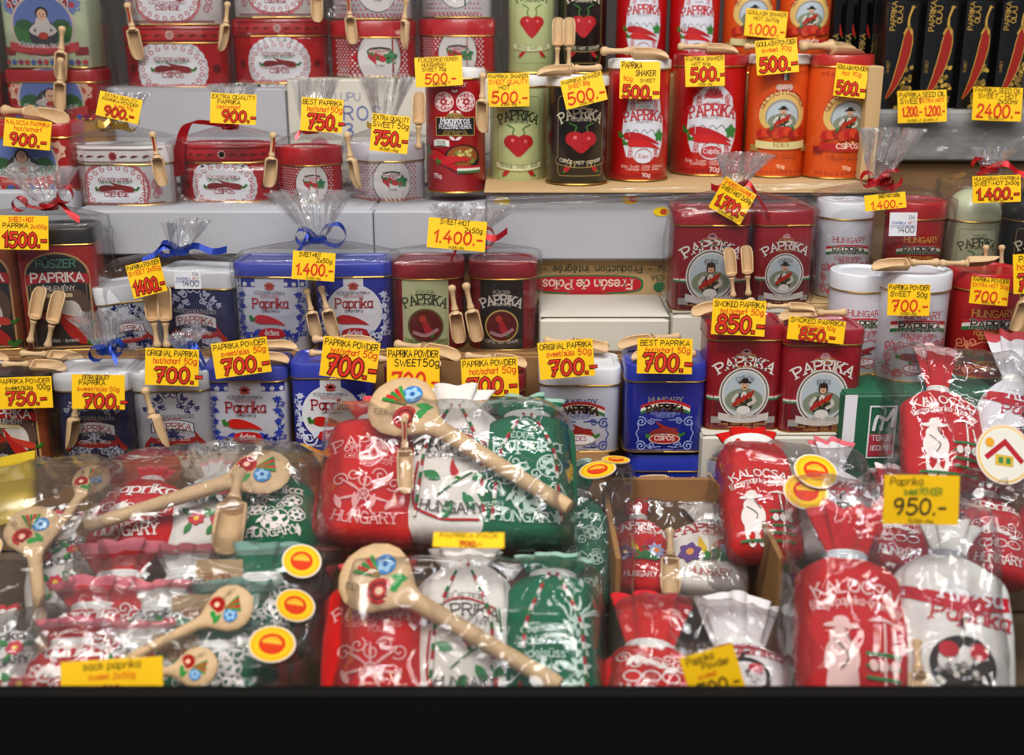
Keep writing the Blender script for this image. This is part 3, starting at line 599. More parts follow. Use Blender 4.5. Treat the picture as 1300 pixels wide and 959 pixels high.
def d_bottle(p, dark):                           # red shaker with a white bottle shaped panel
    pan = [(.0, .2), (.27, .21), (.30, .26), (.345, .34), (.36, .45), (.345, .56), (.29, .64), (.27, .72), (.2, .77), (.1, .83), (0, .84)]
    def half(y):
        for (a, b), (c, d) in zip(pan, pan[1:]):
            if b <= y <= d and d > b: return a+(c-a)*(y-b)/(d-b)
        return 0
    ys = [.2+.63*i/30 for i in range(31)]
    for k in range(10):
        a, b = -1+k*.2, -.8+k*.2; p.strip([p.pt(a*max(.005, half(y)), y) for y in ys], [p.pt(b*max(.005, half(y)), y) for y in ys], hx('c9ccd4'))
    p.up()
    for sg in (-1, 1):
        for k in range(3): p.scroll(sg*.22, .235+k*.028, .045, k, .014, hx('b84a50'), 1.3, sg); p.scroll(sg*.2, .66+k*.035, .045, k+1, .014, hx('b84a50'), 1.3, sg)
        p.leaf(sg*.12, .7, .14, pi/2+sg*.4, hx('b84a50'))
    p.up()
    for k in range(5): p.leaf(0, .74, .12, pi/2+(k-2)*.5, hx('a8343a'), .4)
    p.up(); p.ell(0, .735, .12, .035, hx('a8343a'), 10)
    p.text('FŰSZER', 0, .66, .035, hx('8a6a6a'), 1.5); p.text('PAPRIKA', 0, .56, .15, hx('b0343a'), 2.2, True, bend=1.1, fit=.62); p.text('ŐRLEMÉNY', 0, .53, .04, hx('8a6a6a'), 1.5)
    for i in range(5): p.line([(-.33+.13*i, .42+.02*(i % 2)), (-.26+.13*i, .47), (-.2+.13*i, .43)], .008, hx('5a5a60'), True)
    p.ell(-.25, .425, .06, .06, hx('b4b4b8'), 10)
    p.chili(-.02, .40, .62, -.1, hx('a8131a'), fat=.22, curve=-.3); p.chili(.02, .345, .56, -.05, hx('b81a1c'), fat=.22, curve=-.3); p.flower(.27, .41, .1, hx('2f7a34'), None, 5)
    p.ell(0, .225, .16, .1, hx('c9ccd4'), 14); p.ell(0, .225, .14, .085, hx('c9ccd4') if not dark else hx('a8343a'), 14); p.ring(0, .225, .135, .135, .01, hx('a8343a')); p.text('Édes' if not dark else 'Csípős', 0, .215, .055, hx('a8343a') if not dark else WHT, 1.6, True)
    p.text('Süss · Sweet · Dolce · Edelsüss', 0, .13, .04, hx('e0b4ac'), 1.6, fit=.72); p.text('Csemege · Doux · Dulce', 0, .105, .04, hx('e0b4ac'), 1.6, fit=.56)
    for k in range(14): p.scroll(-.46+k*.07, .05, .03, k, .012, hx('8a1014'), 1.2)
    p.up(); p.text('70g', .05, .045, .06, hx('e8ccc4'), 1.8)
def d_gulyas(p, man):                            # orange shaker, portrait in an arch, banner
    for k in range(12):
        for y in (.05, .93): p.scroll(-.46+k*.083, y, .035, k, .012, hx('a83210'), 1.2)
    p.up(); p.rect(-.06, .86, .06, .99, WHT); p.rect(-.06, .86, -.02, .99, hx('a8202a')); p.rect(.02, .86, .06, .99, hx('2b6b3a'))
    for k in range(3): p.ell(-.08+.08*k, .8, .06, .05, hx('c9a8a0'), 10)
    p.ell(0, .55, .4, .40, hx('d6c48c'), 26, bot=.7); p.ell(0, .545, .39, .385, hx('cfae62'), 26, bot=.7); p.ell(0, .54, .29, .29, hx('8c8a86'), 22, bot=.7)
    p.text('GULYÁS FŰSZEREK', 0, .74, .075, hx('8a2412'), 1.8, True, bend=.335, fit=.86)
    p.portrait(0, .54, .26, .25, True); p.ell(0, .43, .18, .06, hx('1c1614'), 12); p.ell(0, .44, .15, .035, hx('a8301a'), 10)
    for i in range(9): p.ell(-.34+.085*i, .39+.012*(i % 3), .075, .075, hx(['a81c14', 'c23a18', '8f1a12', 'b83a1c'][i % 4]), 10)
    for sg in (-1, 1): p.leaf(sg*.2, .42, .1, sg*.6+pi/2, hx('3a6a2a'))
    p.up(); p.banner(0, .30, .84, .12, hx('c9c08a') if not man else hx('a81c1c'), -.02, hx('8f7a3a') if not man else hx('7a1414')); p.text('ÉDES' if not man else 'CSÍPŐS', 0, .28, .075, hx('9c7a30') if not man else hx('e8d8c0'), 1.9, True)
    p.text('Sweet · Süss · Dolce · Doux', 0, .2, .038, hx('7a2a10'), 1.6, fit=.66); p.text('Goulash · Seasoning', 0, .175, .038, hx('7a2a10'), 1.6, fit=.5); p.text('70g', 0, .09, .055, hx('f0d0a8'), 1.8)
def d_cartouche(p, dark):                        # scalloped white cartouche with chillies
    ln = hx('b0343c'); q = p.W/p.H
    for k in range(26):
        t = 2*pi*k/26; p.ell(.29*cos(t), .42+.22*q*sin(t)*1.05, .055, .06, WHT if dark else hx('bf6a70'), 8); p.h -= p.dh
    p.up(); p.ell(0, .42, .31, .23, WHT, 24, 2.3)
    for k in range(22):
        t = 2*pi*k/22; p.scroll(.285*cos(t), .42+.2*q*sin(t), .03, t, .008, ln, 1.1)
    p.up()
    p.text('FŰSZERPAPRIKA', 0, .58, .036, hx('9c2a34'), 1.9, True, fit=.34); p.text('ŐRLEMÉNY HUNGARY', 0, .53, .03, hx('2f7a4a'), 1.9, fit=.32)
    p.chili(-.05, .44, .24, .1, hx('6e1a1a'), fat=.26); p.chili(.06, .44, .24, pi-.2, hx('7c201c'), fat=.26)
    p.text('KALOCSAI PAPRIKA', 0, .32, .03, hx('9c2a34'), 1.6, fit=.36); p.text('CSÍPŐS' if dark else 'CSEMEGE', 0, .235, .045, hx('9c2a34'), 2, True, fit=.24)
    if not dark:
        for sg in (-1, 1):
            for k in range(4): p.scroll(sg*(.40+.03*(k % 2)), .25+.12*k, .05, k, .012, hx('bb6a72'), 1.3, sg)
        p.up()
        for k in range(30): p.line([(-.48+k*.032, .06), (-.465+k*.032, .06)], .018, hx('8a4a4e'))
    else:
        for sg in (-1, 1): p.flower(sg*.43, .42, .05, hx('6e1016'), None, 6)
        for k in range(24): p.scroll(-.46+k*.04, .05, .02, k, .008, hx('cf6a6c'), 1.1)
    p.up()
def d_dots(p, dark):
    ox, oy = .1, .5
    p.dots(17, 13, .013, hx('d8c9cc') if dark else hx('b04a58'), skip=lambda x, y: ((x-ox)/.3)**2+((y-oy)/.36)**2 < 1)
    p.ell(ox, oy, .27, .31, hx('2b3a2a'), 22); p.ell(ox, oy, .26, .3, hx('d8d4d2'), 22)
    p.line([(ox-.12, oy+.2), (ox, oy+.235), (ox+.12, oy+.2)], .025, hx('2a3a28'), True); p.up(); p.text('FŰSZERPAPRIKA', ox, oy+.13, .03, hx('a8343c'), 1.7, fit=.26); p.text('ÉDES', ox, oy+.07, .035, hx('a8343c'), 1.9)
    for k in range(3): p.chili(ox-.08+.07*k, oy-.03+.02*(k % 2), .15, -.9+.4*k, hx('b02430'), fat=.5)
    p.flower(ox+.13, oy, .09, hx('3a7a4a'), None, 5); p.text('Sweet', ox, oy-.22, .03, hx('6a6a6a'), 1.4)
    p.text('Product of', -.34, .2, .03, hx('d8c9cc') if dark else hx('6a5a60'), 1.4); p.text('Hungary', -.34, .15, .03, hx('d8c9cc') if dark else hx('6a5a60'), 1.4)
    for k in range(16): p.chili(-.45+.06*k, .06, .07, 2.4, hx('d8c9cc') if dark else hx('b04a58'), hx('3a7a4a'), fat=.3)
def d_meadow(p, dark):                           # PAPRIKA over a landscape oval with a seated lady
    col = hx('8a2a2a') if not dark else hx('d9a98c')
    for sg in (-1, 1): p.flower(sg*.36, .75, .11, hx('6a78a8') if not dark else hx('cfa48c'), hx('b03a3a'), 7); p.leaf(sg*.28, .69, .14, sg*.5+pi/2, hx('4a6a5a') if not dark else hx('cfa48c'))
    p.up(); p.text('PAPRIKA', 0, .72, .15, col, 2.3, True, bend=.8, fit=.6, outline=WHT if not dark else None)
    p.ell(0, .5, .37, .36, hx('b8a49c'), 24); p.ell(0, .5, .345, .335, hx('5a6aa0'), 24, bot=0.01); p.ell(0, .5, .345, .335, hx('3c6a38'), 24, top=.05)
    for sg in (-1, 1): p.ell(sg*.22, .52, .1, .06, hx('2f5230'), 8)
    p.ell(0, .41, .17, .16, hx('39353a'), 14); p.ell(0, .5, .09, .13, hx('b9b2ac'), 12); p.ell(0, .655, .075, .07, hx('2a1a14'), 10); p.ell(0, .635, .055, .065, hx('c9a084'), 10)
    for sg in (-1, 1): p.line([(sg*.06, .53), (sg*.14, .45), (sg*.05, .4)], .04, hx('b9b2ac'), True); p.ell(sg*.02, .64, .008, .008, hx('2a1a14'), 5)
    p.up(); p.ell(0, .615, .016, .006, hx('a02a22'), 5); p.ell(0, .39, .06, .04, hx('a83a2a'), 8)
    p.banner(0, .27, .8, .1, hx('a83a3a'), -.05, hx('7a2222')); p.text('FŰSZERPAPRIKA ŐRLEMÉNY', 0, .245, .04, WHT, 1.5, bend=-1.5, fit=.6)
    for k in range(13): p.flower(-.45+k*.075, .08, .035, hx(['b03a3a', '4a5a9c', '8a2a5a'][k % 3]), None, 5)
    p.text('Edelsüss · Sweet · 100g', 0, .17, .032, col, 1.5)

# ---------------------------------------------------------------- tins
#       section  depth  body      lid       lid height  rim   design
T = {
 'white_round_panel': ('rect', .046, 'c6c9d6', '39429a', .012, d_kalocsa_round, 0), 'blue_round_panel': ('rect', .046, '26329a', '2b389c', .012, d_kalocsa_round, 1),
 'white_lace': ('rect', .044, 'c3c4cf', 'c9c9cc', .015, d_lace, 0), 'navy_lace': ('rect', .044, '262a56', 'c9c9cc', .015, d_lace, 1),
 'rustic': ('rect', .046, '8a4526', '25211f', .014, d_rustic, 1), 'rustic_red': ('rect', .046, '9c1f1c', '25211f', .014, d_rustic, 1),
 'white_hungary': ('rect', .05, 'c2c6d6', 'd6d6da', .014, d_hungary, 0), 'blue_hungary': ('rect', .05, '1d2a92', '26349f', .014, d_hungary, 1),
 'lady': ('rect', .046, '8c1620', '8c1822', .012, d_lady, 0), 'man': ('rect', .046, '8c1620', '8c1822', .012, d_lady, 1),
 'white_round': ('round', 0, 'c9c9d2', 'd0d2d8', .014, d_round, 0), 'red_round': ('round', 0, 'a3161a', 'a3181c', .014, d_round, 1),
 'green_dome': ('round', 0, 'aeb294', 'b9bd9c', .012, d_heart, 0), 'black_dome': ('round', 0, '1c1a1a', '1f1d1d', .012, d_heart, 1),
 'green_band': ('oval', .05, '7c1018', '7c1018', .014, d_band, 0), 'black_band': ('oval', .05, '7c1018', '7c1018', .014, d_band, 1),
 'magyaros': ('round', 0, 'a01018', 'd8d6d2', .008, d_magyaros, 1), 'green_heart': ('round', 0, 'b4bd86', 'd8d6d2', .008, d_heart, 0), 'black_heart': ('round', 0, '171413', 'd8d6d2', .008, d_heart, 1),
 'red_bottle': ('round', 0, 'b81014', 'd8d6d2', .008, d_bottle, 0), 'red_bottle_hot': ('round', 0, 'b81014', 'a81418', .010, d_bottle, 1),
 'orange_sweet': ('round', 0, 'd8541c', 'd8d6d2', .008, d_gulyas, 0), 'orange_hot': ('round', 0, 'd8541c', 'a8221c', .010, d_gulyas, 1),
 'red_cartouche': ('facet', .05, 'b01218', 'a81218', .016, d_cartouche, 1), 'white_cartouche': ('facet', .05, 'c9c6c4', 'cfc9c6', .016, d_cartouche, 0),
 'red_dots': ('facet', .05, 'b81820', 'b41820', .016, d_dots, 1), 'white_dots': ('facet', .05, 'c9c6cc', 'c9c6cc', .016, d_dots, 0),
 'green_meadow': ('rect', .05, 'b3bd9c', 'b3bd9c', .012, d_meadow, 0), 'red_meadow': ('rect', .05, 'a01c1c', '9c1c1e', .012, d_meadow, 1),
}
TIN_TOP = {}
def tin(key, kind, x0, x1, yt, yb, Y, label, z=None, rz=0, ry=0, name='paprika_tin', dome=0, h=None, group='tins of ground paprika', wscale=1):
    """a tin whose printed front spans these pixels at depth Y (or stands on height z)"""
    sec, d, bc, lc, lh, des, var = T[kind]; xc = (x0+x1)/2
    if z is not None: b = atz(xc, yb, z); Y = b.y
    else: b = at(xc, yb, Y)
    h = h or (at(xc, yt, Y).z-b.z); w_ = (x1-x0)*mpp(xc, (yt+yb)/2, Y)*wscale
    if sec == 'round': d = w_; w_ = d = w_*(1+w_/2/Y)
    c = Vector((b.x*(1+d/2/Y), Y+d/2, b.z))
    t = thing(name, label, 'shaker' if name == 'spice_shaker' else 'tin', place(c, rz, ry), group); S_ = SECT[sec]
    ring = lambda o, z: [(x, y, z) for x, y in S_(w_, d, o)]
    hb = h-lh
    MB().loft([ring(-.0008, .0005), ring(0, .0015), ring(0, hb)]).build('body', tin_paint(bc), t)
    lm = MB()
    if dome: lm.loft([ring(.0009, hb), ring(.0009, hb+.006)]+[ring(-(d*.5)*(1-cos(a))*.92, hb+.006+dome*sin(a)) for a in (.25, .5, .8, 1.1, 1.35, 1.52)])
    else: lm.loft([ring(.0009, hb), ring(.0009, h-.002), ring(.0002, h-.0005), ring(-.0012, h), ring(-.004, h-.0002), ring(-.005, h-.0016), ring(-.012, h-.0012)])
    lm.build('lid', tin_paint(lc), t)
    for nm, zz, o in (('lid_rim', hb-.0006, .0006), ('base_rim', .001, .0004)): MB().tube([(x, y, zz) for x, y in S_(w_, d, o)], .0008, 5, closed=True).build(nm, GOLD, t)
    p = Print(outline_map(S_(w_, d)), w_*(1.2 if kind in ('white_round', 'red_round') else 1), hb)
    des(p, var); p.build('printed_front', INK_TIN, t)
    if 'cartouche' in kind:
        f_ = outline_map(S_(w_, d, .0009)); p = Print(lambda u, v, h_: (lambda q: (q[0], q[1], q[2]+hb))(f_(u, v, h_)), w_, lh); ic = hx('6e2a30') if var == 0 else hx('6a0c12')
        for k in range(9):
            x = -.44+.11*k
            if abs(k-4) < 1: p.flower(x, .45, .045, hx('d8a8a0') if var else hx('b0343c'), None, 8)
            else: p.chili(x, .45, .07, .2, ic, fat=.3)
        p.line([(-.49, .12), (.49, .12)], .008, ic); p.line([(-.49, .82), (.49, .82)], .008, ic); p.build('printed_lid_band', INK_TIN, t)
    TIN_TOP[key] = (c, w_, d, h); return t
# ---------------------------------------------------------------- wooden scoops and spoons (unit length along +x)
def _handle():
    m = MB(); prof = [(0, .02), (.012, .05), (.045, .068), (.085, .062), (.12, .046), (.22, .038), (.33, .040), (.38, .056), (.405, .06), (.42, .046), (.44, .06), (.47, .085)]
    m.loft([[(x, r*cos(2*pi*k/14), r*sin(2*pi*k/14)) for k in range(14)] for x, r in prof]); o = m.build('handle', WOOD); bpy.data.objects.remove(o); return bpy.data.meshes['handle']
def _bowl():
    m = MB(); rings = []; R = .115
    for i, x in enumerate((.46, .475, .50, .505, .6, .75, .88, .95, .985, 1.0)):
        e = radians((102, 104, 104, 104, 102, 98, 84, 66, 44, 22)[i]); ro = R*(.72, .92, 1, 1, 1.02, 1.04, 1.04, 1.02, 1.0, .98)[i]; ri = (ro*.08, ro*.08, ro*.1, ro*.80)[i] if i < 4 else ro*.82
        zo = -R*.05
        A = [(x, ro*sin(-e+2*e*k/14), zo-ro*cos(-e+2*e*k/14)) for k in range(15)]
        B = [(x, ri*sin(e-2*e*k/14), zo-ri*cos(e-2*e*k/14)) for k in range(15)]
        if i < 3: B = [(x, ro*sin(e)*(1-k/7), zo-ro*cos(e)+.004*sin(pi*k/14)) for k in range(15)]   # solid back of the scoop
        rings.append(A+B)
    m.loft(rings); o = m.build('bowl', WOOD, sharp=.6); bpy.data.objects.remove(o); return bpy.data.meshes['bowl']
M_HANDLE, M_BOWL = _handle(), _bowl()
def _peppers():
    m = MB(); L = [(hx('8f1a14'), [(.08, .0), (.2, .008), (.34, 0)], .016), (hx('2f6a2f'), [(.05, .0), (.12, .01)], .014)]
    for col, P_, r in L:
        vs = []
        for x, y in P_: vs += [(x, y-r, .058), (x, y+r, .058)]
        m.add(vs, [(2*i, 2*i+2, 2*i+3, 2*i+1) for i in range(len(P_)-1)], 0, col)
    o = m.build('painted_pepper', INK_CLOTH, smooth=False); bpy.data.objects.remove(o); return bpy.data.meshes['painted_pepper']
M_PEPPER = _peppers()
def along(a, b, face, s=1):
    x = (b-a); L = x.length; x.normalize(); z = Vector(face); z = (z-x*z.dot(x)).normalized(); y = z.cross(x)
    M = Matrix((x*L, y*L*s, z*L*s)).transposed().to_4x4(); M.translation = a; return M
UP, FRONT = (0, -.35, 1), (0, -1, .35)
def scoop(label, p0, p1, Y=None, z=None, face=None, Y1=None, painted=False, fat=1, a=None, b=None):
    """p0: handle end, p1: bowl end, in pixels"""
    if a is None:
        if z is not None: a, b = lid_point(*p0, z), lid_point(*p1, z); face = face or UP
        else: a, b = at(*p0, Y), at(*p1, Y1 or Y); face = face or FRONT
    t = thing('wooden_scoop', label, 'scoop', along(a, b, face, fat), 'small beech wood scoops')
    inst('handle', M_HANDLE, t); inst('bowl', M_BOWL, t)
    if painted: inst('painted_pepper', M_PEPPER, t)
    return t
def _spoon():
    rings = []
    for x, hw, th in [(0, .008, .008), (.006, .026, .026), (.03, .030, .030), (.3, .029, .029), (.6, .033, .031), (.66, .036, .030), (.70, .05, .028), (.74, .085, .027), (.79, .122, .027), (.85, .140, .027), (.90, .135, .026), (.95, .108, .024), (.98, .07, .02), (.995, .03, .012), (1, .006, .003)]:
        rings.append([(x, hw*cos(2*pi*k/20), th*sin(2*pi*k/20)) for k in range(20)])
    o = MB().loft(rings).build('body', WOOD); bpy.data.objects.remove(o); return bpy.data.meshes['body']
def _painting():
    def fm(u, v, h):                                            # u across, v along the head, on its flat crown
        q = min(1, (u/.135)**2+((v-.86)/.14)**2); return (v, u, .027*sqrt(1-q*.75)+h)
    p = Print(fm, 1, 1, .05, .003, .0007)
    p.ell(.045, .80, .05, .05, hx('a01c1a'), 12); p.flower(.045, .80, .05, hx('b82a20'), hx('e0c0a0'), 6); p.ring(.045, .8, .03, .03, .008, hx('5c1210'))
    p.ell(-.05, .845, .042, .042, hx('3a78b0'), 12); p.flower(-.05, .845, .036, hx('8fb4d0'), hx('2a5a94'), 5)
    for k in range(5): p.line([(.0, .84), (.03-.02*k, .93-.005*k)], .014, hx(['2f7a34', 'b82a20', '2f7a34', 'b82a20', '3a8a3c'][k]), True)
    for k in range(4): p.leaf(-.02-.012*k, .80-.012*k, .075, -2.0+.5*k, hx('2f8a3c'), .35)
    p.up(); p.ell(.0, .755, .025, .018, hx('2f8a3c'), 8); p.text('SWEET', .085, .88, .022, hx('5a4a2a'), 1.4, rot=1.2)
    o = p.build('painted_flowers', INK_CLOTH, None); bpy.data.objects.remove(o); return bpy.data.meshes['painted_flowers']
M_SPOON = _spoon(); M_PAINT = _painting()
def spoon(label, a, b, face, fat=1.0):
    t = thing('wooden_spoon', label, 'spoon', along(a, b, face, fat), 'painted wooden spoons')
    inst('spoon_body', M_SPOON, t); inst('painted_flowers', M_PAINT, t); return t

# ---------------------------------------------------------------- handwritten price tags
TR, TK, TG = hx('c8301a'), hx('1c1712'), hx('3a7a2a')
def tag(box, Y, price, lines, label, rot=0, tilt=.18, yaw=0, pc=None, po=hx('4a120c'), ps=.36, py=.12, px=.02, curl=.03, foot='', pw=1.55):
    """box: pixels of the upright card before it turns by rot (degrees, anticlockwise)"""
    x0, y0, x1, y1 = box; cx, cy = (x0+x1)/2, (y0+y1)/2; k = mpp(cx, cy, Y); w_, h_ = (x1-x0)*k, (y1-y0)*k
    M = Matrix.Translation(at(cx, cy, Y)) @ Matrix.Rotation(yaw, 4, 'Z') @ Matrix.Rotation(-radians(rot), 4, 'Y') @ Matrix.Rotation(-tilt, 4, 'X') @ Matrix.Translation((0, 0, -h_/2))
    t = thing('price_tag', label, 'price tag', M, 'yellow handwritten price tags')
    n = 8; m = MB(); rings = []; sh = random.uniform(-1, 1)*curl
    dep = lambda u, v: h_*(curl*cos(u/w_*pi)*1.2 + sh*(v/h_-.5)*2*u/w_ + abs(curl)*1.5*(v/h_)**2)
    for i in range(n+1):
        u = -w_/2+w_*i/n
        rings.append([(u, dep(u, v)+o, v) for v, o in ((0, 0), (h_*.5, 0), (h_, 0), (h_, .0005), (h_*.5, .0005), (0, .0005))])
    m.loft(rings); m.build('card', CARD, t)
    p = Print(lambda u, v, h: (u, dep(u, v)-h, v), w_, h_, .006, .0003, .00006); q = h_/w_
    for s_, x, y, sz, col in lines: p.text(s_, x, y, sz*1.12*q, col, 1.25, jit=.5, slant=.06, fit=.93 if x == 0 else .5, sp=2.1)
    if price: p.text(price, px, py-.03, ps*1.06*q, pc or TR, pw, jit=.35, slant=.08, fit=.86, outline=po, ow=1.3, sp=2.4)
    if foot: p.text(foot, .0, .035, .075*q, TK, 1.3, jit=.5, slant=.1, fit=.7)
    p.build('handwriting', INK_PAPER, t); return t
def std(a, b=None, g=None, bc=None, ac=None):                   # usual rows: product, strength, grams
    L = [(a, 0, .80, .13, ac or TK)]
    if b: L.append((b, -.1 if g else 0, .60, .13, bc or TR))
    if g: L.append((g, .34, .60, .14, bc or TR))
    return L

# ---------------------------------------------------------------- foil ribbons
def ribbon(parent, col, c, pieces, band_r=.006):
    """c: neck centre in the parent's space; pieces: curls as (points, width, width direction)"""
    m = MB(); n = 14
    rg = lambda z, o: [(c[0]+(band_r+o)*cos(2*pi*k/n), c[1]+(band_r*.8+o)*sin(2*pi*k/n), z) for k in range(n)]
    m.loft([rg(c[2]-.003, .0004), rg(c[2], .0014), rg(c[2]+.003, .0004)], False, False)
    for P_, w_, d in pieces:
        Q = spline([tuple(Vector(c)+Vector(p)) for p in P_], 5); m.strip(Q, Vector(d).normalized(), w_)
    return m.build('ribbon', foil(col), parent)
def curl(x, z, r, turns, sgn=1, y=-.01, n=14): 
    return [(x*min(1, i/4)+sgn*r*sin(2*pi*turns*i/n)*min(1, i/3), y-.004*i/n, z*min(1, i/4)+r*(1-cos(2*pi*turns*i/n))*min(1, i/3)) for i in range(n+1)]

# ---------------------------------------------------------------- folds in cellophane: straight raised ridges
def creases(n, w_, h_, a=.0030):
    o = []
    for _ in range(n):
        t = random.uniform(0, pi); o.append((random.uniform(-.5, .5)*w_, random.uniform(-.5, .5)*h_, cos(t), sin(t), random.uniform(.12, .45)*max(w_, h_), random.uniform(.4, 1)*a, random.uniform(.0032, .007)))
    return o
def crease(u, v, L):
    h = 0
    for x, y, c_, s_, l, a, w_ in L:
        du, dv = u-x, v-y; d = abs(-s_*du+c_*dv)
        if d < w_:
            t = abs(c_*du+s_*dv)/l
            if t < 1: h += a*(1-d/w_)*(1-t*t)
    return h
# ---------------------------------------------------------------- cellophane gathered round upright tins
def wrapper(label, x0, x1, yb, yt, Y, d, neck, fan=None, fanw=26, ribbon_col=None, pieces=(), z=None, group='cellophane gift wrappers', shoulder=.5):
    xc = (x0+x1)/2; b = atz(xc, yb, z) if z is not None else at(xc, yb, Y); Y = b.y
    w_ = (x1-x0)*mpp(xc, (yt+yb)/2, Y); h_ = at(xc, yt, Y).z-b.z
    o = Vector((b.x*(1+d/2/Y), Y+d/2, b.z)); t = thing('cellophane_wrapper', label, 'wrapper', place(o), group)
    n = 128; rings = []; cr = creases(11, 2*(w_+d), h_, .0022); sd = random.uniform(0, 50); ph = random.uniform(0, 6)
    def ring(cx, cy, z, a, bb, e, pl, nz):
        R = []
        for k in range(n):
            th = 2*pi*k/n; c_, s_ = cos(th), sin(th)
            r = 1+pl*(cos(17*th+ph)+.6*cos(29*th+2*ph+z*40))
            x = a*math.copysign(abs(c_)**(2/e), c_)*r; y = bb*math.copysign(abs(s_)**(2/e), s_)*r
            v = Vector((x*30+sd, y*30, z*30)); x += nz*noise.noise(v)*.5*(1 if abs(c_) > .3 else .3); y += nz*noise.noise(v+Vector((9, 3, 1)))
            if nz and pl == 0: k_ = crease((k/n-.5)*2*(w_+d), z-h_/2, cr); x += k_*c_; y += k_*s_*1.2
            R.append((cx+x, cy+y, z))
        return R
    A, B = w_/2+.003, d/2+.004
    for i in range(29): rings.append(ring(0, 0, .0015+(h_-.001)*i/28, A, B, 9, 0, .0035 if 0 < i else .001))
    body = MB()
    nk = None
    if neck:
        np_ = at(*neck, Y+d*.45); nk = np_-o; zt = h_+.0015
        if nk.z < zt+.012: nk.z = zt+.012
        for i in range(1, 9):
            s_ = i/8; f_ = s_**shoulder if shoulder < 1 else s_; k = 1-f_
            a = A*(1-s_**1.6)+.007*s_**1.6; bb = B*(1-s_**1.6)+.006*s_**1.6
            rings.append(ring(nk.x*s_, nk.y*s_, zt+(nk.z-zt)*(s_**1.5 if i < 8 else 1)+.001*s_, a, bb, 9-6.5*s_, .05*s_, .004*(1-s_)))
        body.loft(rings, False, False)
    else:
        rings.append(ring(0, 0, h_+.006, A*.9, B*.9, 7, 0, .003)); body.loft(rings, False, True)
    body.build('film', FILM, t, sharp=1.2)
    if nk is not None and fan:
        fp = at(*fan, Y+d*.4)-o; fw = fanw*mpp(*fan, Y); fr = []
        for i in range(8):
            s_ = i/7; a = .006+(fw-.006)*s_**.8; fr.append(ring(nk.x+(fp.x-nk.x)*s_, nk.y+(fp.y-nk.y)*s_, nk.z+.001+max(.012, fp.z-nk.z)*s_, a, .0055+.012*s_, 2.2, .06+.16*s_, .004*s_))
        MB().loft(fr, False, False).build('gathered_film', FILM_FAN, t, sharp=1.2)
    if nk is not None and ribbon_col: ribbon(t, ribbon_col, tuple(nk), pieces, .0075)
    return t

# ---------------------------------------------------------------- cloth spice sacks
def sack_surface(w_, h_, d, seed, neck=.78, nw=.2, sh=.62):
    def prof(v):                                                # half width, half depth, pleat
        s_ = v/neck
        if s_ < .08: k = s_/.08; a = .82+.15*sqrt(1-(1-k)**2); b = .35+.4*sqrt(1-(1-k)**2)
        elif s_ < sh: k = (s_-.08)/(sh-.08); a = .97+.03*sin(pi*k); b = .75+.25*sin(pi*k*.9)
        else: k = (s_-sh)/(1-sh); q = cos(k*pi/2)**.8; a = nw+(.97-nw)*q; b = nw*.9+(.80-nw*.9)*q
        return a*w_/2, b*d/2, max(0, s_-.55)**1.5*.32
    def P_(th, v):
        a, b, pl = prof(v); c_, s_ = cos(th), sin(th); r = 1+pl*.5*(cos(13*th+seed)+.7*cos(8*th+seed*2))
        x = a*math.copysign(abs(c_)**.77, c_)*r; y = b*math.copysign(abs(s_)**.77, s_)*r
        nz = noise.noise(Vector((x*38+seed*7, v*h_*38, s_)))*.0032+noise.noise(Vector((x*90+seed, v*h_*55, 3)))*.0012
        return (x, y+nz*(1 if s_ > 0 else -1)*min(1, v*8), v*h_)
    def fm(u, v, h):
        vv = max(.02, min(v/h_, neck)); a = prof(vv)[0]; c_ = max(-.97, min(.97, u/a)); c_ = math.copysign(abs(c_)**(1/.77), c_)
        x, y, z = P_(-math.acos(c_), vv); return (x, y-h*1.4, z)
    return prof, P_, fm
